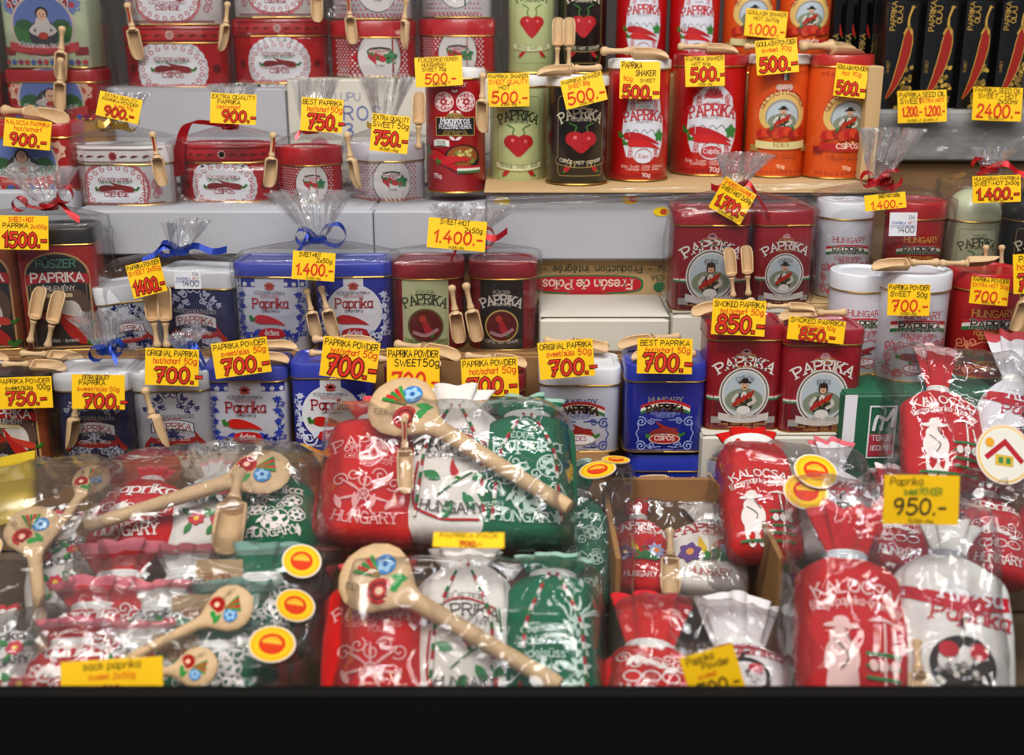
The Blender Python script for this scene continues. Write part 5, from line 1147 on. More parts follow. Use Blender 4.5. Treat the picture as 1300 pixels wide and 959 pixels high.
# row B
tin('B0', 'red_meadow', -14, 108, 157, 243, 1.092, 'red landscape tin at the left end of the upper shelf')
tin('B1', 'white_cartouche', 97, 228, 186, 262, 0, 'white lace cartouche tin with the gold bow, upper shelf', z=zB1, rz=radians(-3))
tin('B2', 'red_cartouche', 231, 357, 184, 258, 0, 'red lace cartouche tin under the 900.- tag with the red rosette, upper shelf', z=zB1)
tin('B3', 'red_dots', 355, 437, 188, 258, 0, 'small red dotted tin, upper shelf', z=zB1)
tin('B4', 'white_dots', 446, 541, 183, 256, 0, 'small white dotted tin, upper shelf', z=zB1)
sk = dict(name='spice_shaker', group='cardboard paprika shakers')
tin('B5', 'magyaros', 542, 617, 88, 246, 0, 'dark red shaker with two white roses and a stew bowl', z=zB2, rz=radians(2), **sk)
tin('B6', 'green_heart', 622, 694, 98, 243, 0, 'pale green paprika shaker in the front row of shakers', z=zB2, **sk)
tin('B7', 'black_heart', 693, 770, 98, 236, 0, 'black paprika shaker in the front row of shakers', z=zB3, rz=radians(5), **sk)
tin('B8', 'red_bottle', 769, 846, 76, 231, 0, 'red shaker labelled Édes, front row, left of the other red one', z=zB3, rz=radians(6), **sk)
tin('B9', 'red_bottle_hot', 850, 941, 70, 224, 0, 'red shaker with a red lid labelled Csípős, front row', z=zB3, rz=radians(-2), **sk)
tin('B10', 'orange_sweet', 943, 1018, 70, 226, 0, 'orange goulash shaker with the cream ÉDES banner, front row', z=zB3, **sk)
tin('B11', 'orange_hot', 1016, 1095, 70, 228, 0, 'orange goulash shaker with the red CSÍPŐS banner, front row', z=zB3, rz=radians(8), **sk)
# row A
def stack(key, lo, hi, x0, x1, seam, base, Y, l1, l2, top, rz=0, htop=.08):
    t = tin(key, lo, x0, x1, top, base, Y, l1, rz=rz); c, w_, d, h = TIN_TOP[key]
    b = at((x0+x1)/2, top, Y); tin(key+'t', hi, x0+3, x1-3, -40, 0, Y, l2, h=htop, rz=rz); o = [q for q in bpy.data.objects if q.get('label') == l2][0]; o.location = c+Vector((0, 0, h+.0005))
stack('A1', 'red_meadow', 'green_meadow', 22, 140, 0, 152, 1.217, 'red PAPRIKA tin under the pale green one at upper left', 'pale green landscape PAPRIKA tin stacked on a red tin, upper left', 88, radians(-3), .093)
stack('A0', 'red_meadow', 'green_meadow', -98, 16, 0, 152, 1.217, 'red tin under a pale green one, cut by the left edge', 'pale green tin on a red one, cut by the upper left corner', 95, 0, .093)
stack('A2', 'red_cartouche', 'white_cartouche', 163, 298, 0, 112, 1.247, 'red lace tin carrying a white lace tin, left one of the two at the top', 'white lace tin stacked on the left red lace tin', 33, radians(-2))
stack('A3', 'red_cartouche', 'white_cartouche', 300, 420, 0, 107, 1.247, 'red lace tin carrying a white lace tin, beside the dotted stack', 'white lace tin stacked on the right red lace tin', 24, radians(3))
stack('A4', 'red_dots', 'white_dots', 422, 530, 0, 99, 1.245, 'red dotted tin carrying a white dotted tin, behind the white dotted tin', 'white dotted tin stacked straight on a red dotted tin', 26)
stack('A5', 'red_dots', 'white_dots', 532, 630, 0, 93, 1.245, 'turned red dotted tin carrying a white dotted tin, above the rose shaker', 'white dotted tin stacked on the turned red dotted tin', 24, radians(-14))
zS = at(850, 94, 1.245).z
for key, kd, x0, x1, lab in (('S1', 'green_heart', 645, 704, 'pale green shaker in the back row, above the front green one'), ('S2', 'black_heart', 707, 769, 'black shaker in the back row behind the twin scoops'), ('S3', 'red_bottle', 780, 844, 'red shaker in the back row, left of its twin'),
                             ('S4', 'red_bottle_hot', 847, 910, 'red shaker in the back row, right of its twin'), ('S5', 'orange_sweet', 914, 980, 'orange shaker in the back row behind the 1.000 tag'), ('S6', 'orange_hot', 984, 1049, 'orange shaker in the back row beside the oil bottles')):
    tin(key, kd, x0, x1, -40, 94, 1.245, lab, h=.115, **sk)
# oil boxes and bottles
OILB = mat('black_gloss_card', '0d0c0d', .3, 0, .1, 30, coat=.5)
def oil(x0, x1, rz, lab):
    b = at((x0+x1)/2, 117, 1.205); w_ = (x1-x0)*mpp(x0, 60, 1.205); h_ = at(x0, 1, 1.205).z-zO; d = .036
    t = thing('oil_box', lab, 'box', place((b.x, 1.2+d/2, zO+.0005), rz), 'black boxes of paprika oil')
    MB().box((0, 0, h_/2), (w_, d, h_), .0012).build('body', OILB, t); MB().box((0, 0, h_+.0005), (w_*.96, d*.96, .0016), .0005).build('top_flap', OILB, t)
    p = Print(lambda u, v, h: (u, -d/2-h, v), w_, h_, .02, .0002, .00005); g = hx('b08a3c')
    p.text('PAPRIKA', -.22, .86, .17, g, 1.9, rot=pi/2, fit=1.0); p.text('OLAJ', .0, .87, .17, g, 1.9, rot=pi/2); p.text('50ml', .36, .93, .06, g, 1.4)
    p.text('SWEET', -.3, .40, .09, g, 1.3, rot=pi/2)
    for k in range(40):
        x, y = random.uniform(.02, .46), random.uniform(.02, .4)
        if x > -.05+.8*y: p.leaf(x, y, .17, random.uniform(0, 6), hx(random.choice(['9a7a34', 'b8943c', '7a5f28'])), .8)
    p.up(); P_ = [(.28, .74), (.26, .62), (.2, .5), (.08, .36), (-.1, .22), (-.34, .1)]
    p.line(P_, .38, g, True, wid=[.6, 1, 1.02, .9, .6, .12]); p.up(); p.line(P_, .32, hx('8f1c10'), True, wid=[.6, 1, 1.02, .9, .58, .1]); p.up()
    p.line([(.26, .74), (.24, .84), (.36, .95)], .11, g, True, wid=[1, .6, .7]); p.line([(.12, .70), (.26, .76), (.38, .70)], .07, g, True); p.up()
    p.build('printed_front', INK_TIN, t)
for x0, x1, lab in ((1115, 1152, 'black paprika oil box, first from the left of the four in a row'), (1163, 1202, 'black paprika oil box, second of the four in a row'), (1212, 1248, 'black paprika oil box, third of the four in a row'), (1257, 1293, 'black paprika oil box at the right end of the row')):
    oil(x0, x1, radians(3), lab)
GLASS = mat('dark_bottle_glass', '060506', .06, 0, .1, 10, coat=.6); CAPM = mat('bottle_cap', '1a1614', .35, .3)
for k, px in enumerate((1058, 1074, 1092, 1108)):
    b = at(px, 100, 1.26); t = thing('oil_bottle', ['dark glass oil bottle nearest the orange back shakers', 'second dark glass oil bottle from the shakers', 'third dark glass oil bottle, just left of the last one', 'dark glass oil bottle right beside the oil boxes'][k], 'bottle', place((b.x, 1.262, zS)), 'dark glass bottles of paprika oil')
    R = .0085*1.0
    MB().loft([[(r*cos(2*pi*q/18), r*sin(2*pi*q/18), z) for q in range(18)] for r, z in ((.0065, 0), (.0085, .002), (.0085, .085), (.0078, .092), (.004, .102), (.0036, .116))]).build('glass', GLASS, t)
    MB().loft([[(r*cos(2*pi*q/14), r*sin(2*pi*q/14), z) for q in range(14)] for r, z in ((.0046, .112), (.0048, .113), (.0048, .126), (.004, .128))]).build('cap', CAPM, t)
    p = Print(outline_map(ellipse(.017, .017)), .017, .085); p.text('PAPRIKA', 0, .3, .3, hx('9a7a34'), 1.6, rot=pi/2, fit=1.6); p.chili(.1, .5, .8, 1.9, hx('8f1c10'), fat=.2); p.build('printed_front', INK_TIN, t)
sup('carton', 'carton behind the orange shakers, under the dark oil bottles', 1053, 1116, 1.245, zB3-.02, at(850, 94, 1.245).z-.0005, BROWN, .05)
# ================================================================ gift wrappers round the tins
loop = lambda sx, r, tilt=.0: ([(0, 0, 0), (sx*r*.6, -.004, r*.9), (sx*r*1.6, -.006, r*1.1), (sx*r*2.0, -.006, r*.3), (sx*r*1.4, -.006, -r*.35), (sx*r*.4, -.004, -.1*r), (0, 0, 0)], .007, (0, 1, .4))
tail = lambda sx, L, dz: ([(0, 0, 0), (sx*L*.35, -.006, .006), (sx*L*.7, -.01, dz*.4), (sx*L, -.012, dz)], .006, (0, .5, 1))
cur = lambda x, z, r, sg=1: (curl(x, z, r, 1.6, sg), .006, (0, 1, .2))
wrapper('cellophane round the tall rustic pair with the 1500.- tag', -66, 146, 446, 288, 0, .052, (62, 262), (48, 215), 40, 'a8141c', (cur(.02, .005, .007), cur(-.02, -.002, .006, -1), tail(1, .03, -.01)), z=zC)
wrapper('cellophane round the lilac and navy lace pair', 146, 322, 446, 345, 0, .052, (228, 322), (238, 282), 26, '1c3a9c', (tail(-1, .03, -.006), tail(1, .045, .004), loop(-1, .008), tail(.3, .01, .03)), z=zC)
wrapper('cellophane round the pair with the large blue bow', 306, 508, 447, 333, 0, .05, (403, 304), (392, 245), 46, '1c3a9c', (loop(1, .013), loop(-1, .009), tail(-1, .018, -.012)), z=zC)
wrapper('cellophane round the green and black band pair', 496, 686, 447, 333, 0, .054, (594, 318), (600, 262), 48, '9c141e', (loop(1, .012), tail(-1, .015, -.016), tail(1, .035, .012)), z=zC)
wrapper('cellophane round the twin portrait tins with the 1.700.- tag', 843, 1023, 397, 268, 0, .05, (932, 240), (945, 197), 30, 'a8141c', (tail(1, .03, -.022), tail(-1, .022, .004)), z=zL)
wrapper('cellophane round the white and red round tins with the red bow', 1025, 1190, 382, 256, 0, .054, (1112, 242), (1132, 165), 34, 'b8141c', (loop(1, .010), loop(-1, .008), cur(.004, -.004, .006), tail(1, .014, -.01)), z=zR)
wrapper('cellophane round the domed tins at the right edge', 1186, 1335, 382, 240, 0, .054, (1256, 215), (1262, 190), 22, 'b8141c', (loop(-1, .009), tail(1, .03, -.004)), z=zR)
wrapper('cellophane round the white lace cartouche tin', 93, 232, 262, 184, 0, .054, (152, 160), (163, 120), 24, 'a8842c', (loop(1, .010), loop(-1, .010), tail(-1, .016, .004)), z=zB1)
wrapper('cellophane round the red lace cartouche tin', 228, 360, 259, 183, 0, .054, (292, 160), (296, 108), 26, 'a8141c', (cur(.003, -.002, .006), ([(0, 0, 0), (-.02, -.01, .004), (-.036, -.014, .003), (-.045, -.016, -.02), (-.047, -.017, -.045)], .011, (1, .2, .3))), z=zB1)
wrapper('cellophane round the small red dotted tin', 353, 440, 259, 187, 0, .054, (394, 174), (402, 102), 26, 'a8141c', (cur(0, -.002, .005), tail(-1, .012, -.006)), z=zB1)
wrapper('cellophane round the small white dotted tin', 443, 545, 257, 183, 0, .054, (488, 170), (492, 100), 28, 'a8842c', (tail(-1, .015, .004), tail(1, .02, -.01)), z=zB1)
wrapper('cellophane round the navy lace tin with the blue bow, front row', 85, 188, 588, 474, 0, .05, (137, 462), (123, 402), 28, '1c3f9c', (cur(-.004, -.006, .006), loop(1, .008), tail(1, .012, -.008)), z=zD)
wrapper('cellophane round the white lacework tin, front row', 179, 282, 583, 474, 0, .05, (236, 458), (236, 444), 20, '1c3f9c', (tail(1, .028, -.035), tail(.6, .03, -.016)), z=zD)
for x0, x1, yb, lab in ((17, 146, 153, 'cellophane round the green on red stack at upper left'), (158, 302, 113, 'cellophane round the left lace stack at the top'), (297, 424, 108, 'cellophane round the second lace stack at the top'), (419, 533, 100, 'cellophane round the straight dotted stack at the top'), (529, 634, 94, 'cellophane round the turned dotted stack at the top')):
    wrapper(lab, x0, x1, yb, -75, 1.216 if x0 == 17 else 1.244, .056, None)
def flatfilm(lab, pts, name='plastic_sheet', cat='plastic sheet', n=26, amp=.006):
    """a thin loose sheet over four corner points"""
    a, b, c, d = [Vector(p) for p in pts]; m = MB(); vs = []; sd = random.uniform(0, 30); nr = (b-a).cross(d-a).normalized()
    for j in range(n+1):
        for i in range(n+1):
            u, v = i/n, j/n; p = (a*(1-u)+b*u)*(1-v)+(d*(1-u)+c*u)*v
            vs.append(p+nr*amp*(noise.noise(Vector((u*5+sd, v*4, 0)))-abs(noise.noise(Vector((u*9+sd, v*7, 4))))))
    m.add(vs, [(j*(n+1)+i, j*(n+1)+i+1, (j+1)*(n+1)+i+1, (j+1)*(n+1)+i) for j in range(n) for i in range(n)])
    o = m.build(name, FILM_FAN, sharp=1.2); o['label'] = lab; o['category'] = cat; return o
flatfilm('loose clear plastic sheet hanging over the grey oil shelf', [at(1112, 196, 1.183), at(1340, 206, 1.183), at(1340, 146, 1.183), at(1112, 142, 1.183)], amp=.0018)
flatfilm('clear plastic film over the front edge of the shaker plinth', [at(620, 262, 1.062), at(1095, 246, 1.062), at(1095, 229, 1.062), at(620, 243, 1.062)], amp=.003)

# ================================================================ scoops
def zl_(k, e=.0075): c, w_, d, h = TIN_TOP[k]; return (c.z+h+e, c.y-d*.38, c.y+d*.45)
def lid_point(px, py, q):                                       # the point of the lid plane under a pixel, kept on the lid
    z, ya, yb = q; p = atz(px, py, z); Y = min(max(p.y, ya), yb) if p.y > 0 else yb
    return Vector((at(px, py, Y).x, Y, z))
scoop('scoop lying on the red landscape tin at far left', (3, 137), (80, 148), z=zl_('B0', .008))
scoop('scoop hanging on the pale green tin, upper of two in line', (79, 33), (76, 104), Y=1.205)
scoop('scoop hanging on the red tin at upper left, lower of two in line', (77, 73), (75, 141), Y=1.200)
scoop('painted scoop hanging on the left lace stack, left side', (161, 3), (176, 76), Y=1.236, painted=True)
scoop('scoop hanging edge-on between the two lace stacks', (289, 2), (284, 66), Y=1.232, face=(1, -.4, 0))
scoop('painted scoop at the top of the second lace stack, cut by the frame', (403, -42), (402, 28), Y=1.232, painted=True)
scoop('painted scoop on the straight dotted stack, left side', (441, -8), (448, 56), Y=1.232, painted=True)
scoop('scoop turned sideways on the straight dotted stack, right side', (516, -4), (510, 62), Y=1.232, face=(-1, -.5, 0))
scoop('painted scoop on the white lace cartouche tin', (193, 167), (206, 237), Y=1.082, painted=True)
scoop('painted scoop between the red lace tin and the red dotted tin', (347, 168), (342, 239), Y=1.078, painted=True, face=(.5, -1, .2))
scoop('scoop between the two small dotted tins', (440, 168), (451, 242), Y=1.080, face=(-1, -.6, 0))
scoop('scoop bowl left of the rose shaker', (531, 190), (532, 117), Y=1.10)
scoop('scoop upright between the rose shaker and the green shaker', (613, 92), (611, 169), Y=1.095, face=(-.6, -1, .2))
scoop('left one of two scoops standing bowl up behind the black shaker', (707, 88), (709, 22), Y=1.20)
scoop('right one of two scoops standing bowl up behind the black shaker', (722, 88), (723, 22), Y=1.20)
scoop('scoop lying on the white lid of the black shaker', (764, 92), (682, 97), z=zl_('B7'))
scoop('scoop lying on the white lid of the Édes shaker', (762, 72), (850, 66), z=zl_('B8'))
scoop('scoop lying on the red lid of the Csípős shaker', (860, 64), (938, 62), z=zl_('B9'))
scoop('scoop lying on the lid of the ÉDES goulash shaker', (944, 64), (1012, 62), z=zl_('B10'))
scoop('scoop lying on the red lid of the CSÍPŐS goulash shaker', (1016, 62), (1096, 58), z=zl_('B11'))
scoop('left one of two scoops standing bowl up in the rustic pair', (38, 436), (50, 366), Y=.998)
scoop('right one of two scoops standing bowl up in the rustic pair', (60, 442), (74, 371), Y=.998)
scoop('upper one of two scoops lying in front of the rustic pair', (25, 449), (104, 452), Y=.965, face=UP)
scoop('lower one of two scoops lying, on the rustic front tin', (3, 468), (83, 471), z=zl_('D1', .0085))
scoop('scoop end at the left edge, beside the two lying scoops', (-62, 450), (9, 453), Y=.965, face=UP)
scoop('scoop held upright beside the navy lace front tin, round handle end', (97, 497), (93, 572), Y=.900, face=(1, -.3, 0))
scoop('scoop held aslant on the white lacework front tin', (183, 492), (206, 570), Y=.898, face=(-1, -.4, 0))
scoop('left one of two dim scoops in the lilac and navy pair', (200, 442), (189, 365), Y=.992)
scoop('right one of two dim scoops in the lilac and navy pair', (212, 442), (207, 365), Y=.992)
scoop('left one of two scoops hanging in the blue bow pair', (389, 366), (403, 432), Y=.990)
scoop('right one of two scoops hanging in the blue bow pair', (407, 363), (425, 430), Y=.990)
scoop('left one of two scoops hanging in the green and black band pair', (573, 362), (584, 438), Y=.990)
scoop('right one of two scoops hanging in the green and black band pair', (591, 359), (607, 436), Y=.990)
scoop('back one of two scoops on the white Paprika front tin', (300, 440), (377, 436), z=zl_('D4', .012))
scoop('front one of two scoops on the white Paprika front tin', (290, 456), (366, 453), z=zl_('D4'))
scoop('back one of two scoops on the blue Paprika front tin', (396, 431), (478, 432), z=zl_('D5', .012))
scoop('front one of two scoops on the blue Paprika front tin', (392, 449), (470, 452), z=zl_('D5'))
scoop('scoop lying across the dark red tin above the spoon head', (501, 437), (582, 448), z=zl_('D6', .012))
scoop('scoop end showing beside the PAPRIKA POWDER SWEET 50g tag', (479, 466), (560, 472), z=zl_('D6'))
scoop('scoop lying behind the hot tag of the second dark red tin', (590, 452), (668, 462), z=zl_('D7', .012))
scoop('back one of two scoops on the white HUNGARY tin', (690, 424), (772, 438), z=zl_('D8', .011))
scoop('front one of two scoops on the white HUNGARY tin, handle at right', (773, 437), (697, 444), z=zl_('D8'))
scoop('back one of two scoops on the blue HUNGARY tin', (864, 424), (786, 434), z=zl_('D9', .011))
scoop('front one of two scoops on the blue HUNGARY tin, handle at right', (884, 450), (802, 448), z=zl_('D9'))
scoop('scoop lying behind the back edge of the open brown box', (884, 611), (806, 609), Y=.885, face=UP)
scoop('scoop lying on the moustached man tin', (958, 378), (881, 392), z=zl_('D10', .009))
scoop('right one of two scoops lying on the lady front tin', (1075, 397), (990, 398), z=zl_('D11', .0075))
scoop('scoop handle on the lady front tin behind the 850.- tag', (972, 394), (1035, 402), z=zl_('D11', .018))
scoop('left one of two scoops standing bowl up in the twin portrait pair', (931, 378), (926, 316), Y=.985)
scoop('right one of two scoops standing bowl up in the twin portrait pair', (950, 376), (948, 313), Y=.985)
scoop('scoop lying on the round white tins, bowl at left', (1193, 336), (1108, 339), z=zl_('R2', .009))
scoop('scoop lying on the round red tin, bowl at right', (1192, 338), (1268, 338), z=zl_('R3', .008), face=(0, -.6, -1))
scoop('left one of two scoop handles standing behind the round red tin', (1252, 311), (1248, 372), Y=1.0)
scoop('right one of two scoop handles standing behind the round red tin', (1272, 311), (1270, 372), Y=1.0)
scoop('scoop hanging at the right edge below the last tag', (1312, 350), (1289, 422), Y=.905)

# ================================================================ price tags
tag((5, 152, 64, 188), 1.075, '900.-', std('KALOCSA PAPRIKA', 'hot/scharf', None, TR, TR), 'tag 900.- on the red landscape tin at far left', rot=-6)
tag((124, 121, 178, 152), 1.085, '900.-', [('EXTRA QUALITY', 0, .83, .11, TK), ('PAPRIKA POWDER', 0, .66, .11, TK), ('sweet 50g', .1, .5, .11, TR)], 'tag 900.- tilted beside the gold bow', rot=-13, ps=.34)
tag((267, 119, 325, 157), 1.085, '900.-', [('EXTRA QUALITY', 0, .82, .12, TK), ('PAPRIKA', -.1, .65, .12, TK), ('hot/scharf', -.1, .48, .12, TR)], 'tag 900.- above the red rosette on the red lace tin', rot=-3, ps=.32, px=.12)
tag((382, 125, 435, 167), 1.085, '750.-', std('BEST PAPRIKA', 'hot/scharf', '50g'), 'tag 750.- reading BEST PAPRIKA above the red dotted tin', rot=-4, ps=.38, px=.1)
tag((471, 146, 519, 193), 1.065, '750.-', [('EXTRA QUALITY', 0, .84, .11, TK), ('SWEET 50g', 0, .66, .12, TK)], 'tag 750.- reading EXTRA QUALITY on the white dotted tin', rot=-6, ps=.32, py=.22, foot='15.000.-/kg')
tag((527, 72, 587, 109), 1.106, '500.-', [('FŰSZERKEVERÉK', 0, .84, .11, TK), ('HUNGARIAN', -.1, .68, .11, TK), ('SWEET 75g', -.1, .52, .11, TK)], 'tag 500.- on the rose shaker', rot=3, ps=.3, py=.14, foot='6.600.-/kg', po=None)
tag((619, 93, 672, 135), 1.118, '500.-', [('PAPRIKA SHAKER', 0, .85, .1, TK), ('SWEET QUALITY', 0, .68, .11, TR), ('HOT', -.1, .52, .11, TK)], 'tag 500.- on the pale green front shaker', rot=1, ps=.3, py=.15, foot='6.250.-/kg', po=None)
tag((714, 96, 768, 133), 1.080, '500.-', [('PAPRIKA SHAKER', 0, .84, .11, TK), ('SWEET 80g', -.08, .66, .12, TR)], 'tag 500.- tilted on the black shaker', rot=14, ps=.36, py=.16, foot='6.250.-/kg', po=None)
tag((787, 78, 838, 125), 1.110, '500.-', [('PAPRIKA', -.2, .82, .13, TK), ('SHAKER', .14, .62, .13, TK), ('90g', -.3, .47, .1, TR), ('SWEET', .2, .45, .08, TK)], 'tag 500.- reading PAPRIKA SHAKER on the Édes shaker', rot=-1, ps=.3, py=.06)
tag((870, 71, 920, 109), 1.150, '500.-', [('PAPRIKA SHAKER', 0, .84, .12, TK), ('HOT 90g', -.1, .68, .1, TK)], 'tag 500.- on the Csípős shaker', rot=2, ps=.38, py=.22, px=.08, foot='5.550.-/kg')
tag((946, 13, 999, 47), 1.238, '1.000.-', [('GOULASH SHAKER', 0, .8, .13, TK), ('HOT 2x70g', 0, .6, .12, TK)], 'tag 1.000.- on the orange back shaker', rot=-5, ps=.34, po=None)
tag((960, 50, 1013, 93), 1.138, '500.-', [('GOULASH POWDER', 0, .83, .12, TK), ('sweet 70g', 0, .65, .12, TR)], 'tag 500.- reading GOULASH POWDER on the ÉDES goulash shaker', rot=5, ps=.36, py=.12)
tag((1060, 82, 1101, 123), 1.126, '500.-', [('GOULASH POWDER', 0, .84, .11, TK), ('hot 70g', 0, .66, .11, TR)], 'tag 500.- on the CSÍPŐS goulash shaker', rot=-6, ps=.34, py=.12)
tag((1140, 115, 1202, 155), 1.175, '1.200.- 1.200.-', [('PAPRIKA SEED OIL', 0, .80, .13, TK), ('SWEET', -.22, .6, .14, TK), ('EXTRA HOT', .2, .62, .11, TR)], 'tag 1.200.- twice below the first oil boxes', rot=2, ps=.27, py=.24, po=None, foot='24.000.-/l  24.000.-/l')
tag((1235, 111, 1298, 153), 1.175, '2400.-', [('PAPRIKA SEED OIL', 0, .84, .12, TK), ('SWEET - HOT', 0, .67, .12, TK), ('2x50ml', .2, .52, .12, TK)], 'tag 2400.- below the right oil boxes', rot=-2, ps=.34, py=.14, po=None, foot='24.000.-/l')
tag((1235, 223, 1296, 257), 1.0, '1.400.-', [('HUNGARIAN PAPRIKA', 0, .82, .12, TK), ('SWEET-HOT 2x50g', 0, .65, .12, TK)], 'tag 1.400.- on the domed tins at right', rot=2, ps=.36, py=.16, foot='14.000.-/kg')
tag((1098, 246, 1150, 266), 1.0, '1.400.-', [('SWEET-HOT 2x50g', .1, .75, .2, TK)], 'small tag 1.400.- below the red bow on the round tins', rot=6, ps=.44, po=None)
tag((907, 233, 954, 277), .995, '1.700.-', [('SMOKED PAPRIKA', 0, .83, .11, TR), ('SWEET-HOT 2x50g', 0, .66, .11, TK)], 'tag 1.700.- steeply tilted on the twin portrait pair', rot=-30, ps=.32, py=.2, foot='17.000.-/kg')
tag((-2, 274, 61, 317), .985, '1500.-', [('SWEET + HOT', -.05, .82, .12, TR), ('PAPRIKA', -.16, .64, .12, TK), ('2x100g', .3, .63, .1, TR)], 'tag 1500.- on the rustic pair at the left edge', rot=-1, ps=.38, py=.12)
tag((163, 332, 208, 375), .985, '1400.-', [('PAPRIKA POWDER', 0, .84, .11, TK), ('SWEET 2x50g', 0, .67, .11, TR)], 'tag 1400.- tilted on the lilac and navy pair', rot=14, ps=.36)
tag((371, 320, 425, 356), .98, '1.400.-', [('SWEET-HOT', -.1, .82, .14, TK), ('2x50g', .24, .64, .13, TK)], 'tag 1.400.- on the pair with the blue bow', rot=-4, ps=.36, py=.22, po=None, foot='14.000.-/kg')
tag((543, 279, 617, 317), .98, '1.400.-', [('SWEET-HOT', -.05, .82, .15, TK), ('2x50g', .28, .6, .14, TK)], 'tag 1.400.- on the green and black band pair', rot=-5, ps=.36, py=.24, po=None, foot='14.000.-/kg')
tag((184, 443, 252, 490), .905, '700.-', std('ORIGINAL PAPRIKA', 'hot/scharf', '50g'), 'tag 700.- reading ORIGINAL PAPRIKA hot on the white lacework tin', rot=-2, ps=.36, px=.12)
tag((270, 432, 342, 477), .905, '700.-', std('PAPRIKA POWDER', 'sweet/süss', '50g'), 'tag 700.- reading PAPRIKA POWDER sweet on the white Paprika front tin', rot=8, ps=.38, px=.05)
tag((408, 431, 480, 482), .900, '700.-', std('PAPRIKA POWDER', 'hot/scharf', '50g'), 'tag 700.- reading PAPRIKA POWDER hot on the blue Paprika front tin', rot=-8, ps=.42, px=.04)
tag((491, 442, 558, 500), .895, '700.-', std('PAPRIKA POWDER', 'SWEET', '50g', TK), 'tag 700.- reading PAPRIKA POWDER SWEET behind the upper spoon head', rot=0, ps=.34, py=.12, po=None)
tag((586, 455, 658, 504), .895, '700.-', std('PAPRIKA POWDER', 'hot/scharf', '50g'), 'tag 700.- half hidden behind the top edge of the upper pack', rot=3, ps=.36)
tag((684, 433, 754, 480), .905, '700.-', std('ORIGINAL PAPRIKA', 'sweet/süss', '50g'), 'tag 700.- reading ORIGINAL PAPRIKA sweet on the white HUNGARY tin', rot=5, ps=.36, px=.1)
tag((809, 430, 879, 475), .900, '700.-', std('BEST PAPRIKA', 'hot/scharf', '50g'), 'tag 700.- reading BEST PAPRIKA on the blue HUNGARY tin', rot=-1, ps=.42, px=.05)
tag((904, 381, 972, 426), .905, '850.-', std('SMOKED PAPRIKA', 'hot/scharf', '50g'), 'upper tag 850.- on the moustached man tin', rot=-3, ps=.42, px=.03)
tag((1000, 405, 1073, 434), .905, '850.-', [('SMOKED PAPRIKA', 0, .78, .18, TK), ('sweet/süss 50g', 0, .56, .15, TR)], 'lower tag 850.- on the lady front tin', rot=-6, ps=.44, py=.08)
tag((1127, 361, 1181, 401), .915, '700.-', [('PAPRIKA POWDER', 0, .82, .13, TK), ('SWEET', -.2, .62, .13, TK), ('50g', .3, .6, .13, TK)], 'tag 700.- on the round white tin in front', rot=-1, ps=.32, py=.18, po=None, foot='14.000.-/kg')
tag((1232, 353, 1281, 387), .92, '700.-', [('PAPRIKA POWDER', 0, .84, .13, TK), ('EXTRA HOT 50g', 0, .64, .12, TR)], 'tag 700.- on the round red tin', rot=-5, ps=.36, py=.14, po=None, foot='14.000.-/kg')
tag((1287, 322, 1345, 372), .905, '700.-', std('PRÉMIUM', 'hot/scharf', None), 'tag cut by the right edge above the hanging scoop', rot=3)
tag((-4, 479, 66, 519), .895, '750.-', std('PAPRIKA POWDER', 'sweet/süss', '100g', TK), 'tag 750.- on the rustic front tin at the left edge', rot=2, ps=.36, py=.16)
tag((91, 476, 158, 520), .885, '700.-', [('EXTRA QUALITY', -.05, .86, .12, TK), ('PAPRIKA', -.12, .70, .12, TK), ('sweet/süss 50g', 0, .53, .11, TR)], 'tag 700.- reading EXTRA QUALITY on the navy lace front tin', rot=-1, ps=.36, px=.12, py=.08)

# white printed shop stickers on the wrappers
for (x0, y0, x1, y1), Y, top, lab in (((222, 344, 256, 367), .975, '1400', 'white printed price sticker on the lilac and navy lace pair'), ((1128, 270, 1163, 300), .995, '1400', 'white printed price sticker on the bagged red round tin')):
    k = mpp(x0, y0, Y); w_, h_ = (x1-x0)*k, (y1-y0)*k; t = thing('price_sticker', lab, 'sticker', Matrix.Translation(at((x0+x1)/2, y1, Y)) @ Matrix.Rotation(-.1, 4, 'X'), 'white printed price stickers')
    MB().box((0, 0, h_/2), (w_, .0008, h_), .0003).build('paper', mat('sticker_white', 'c9c8cc', .5), t)
    p = Print(lambda u, v, h: (u, -.0005-h, v), w_, h_, .02, .0001, .00005); p.text('04', .3, .72, .14, hx('50505a'), 1.4); p.text('PAPRIKA', -.15, .5, .1, hx('4a5a9c'), 1.5, fit=.5); p.text('KFT', .3, .5, .1, hx('b04a50'), 1.5)
    p.text(top, .1, .16, .22, hx('50505a'), 1.4); p.line([(-.45, .45), (.45, .45)], .012, hx('6a74a8')); p.line([(-.45, .38), (.45, .38)], .01, hx('6a74a8')); p.build('lettering', INK_PAPER, t)
# ================================================================ bags of sacks in front, back to front
# right back: red KALOCSAI sack and a white one
pk = Pack((1240, 625), .80, (1225, 425), .90, 190)
pk.sack('red KALOCSAI sack in the bag at right, beside the house sticker', (1202, 618), (1190, 440), 100, .034, 'b3181e', design=s_kalocsai, neck=.68, sh=.76, flare=1.2, top='d8b0b0')
pk.sack('white sack at the right edge, bagged with the red KALOCSAI sack', (1300, 618), (1285, 425), 96, .034, 'cfcdd2', design=s_rozsa, neck=.70, ink='2a2422', top='b8484e')
bag('cellophane bag of the KALOCSAI pair at right, with the house sticker', pk.M, pk.w, pk.h*1.02, .05, stickers=[(.16, .2, .021, 'round white sticker with a red roofed house', 'house')])
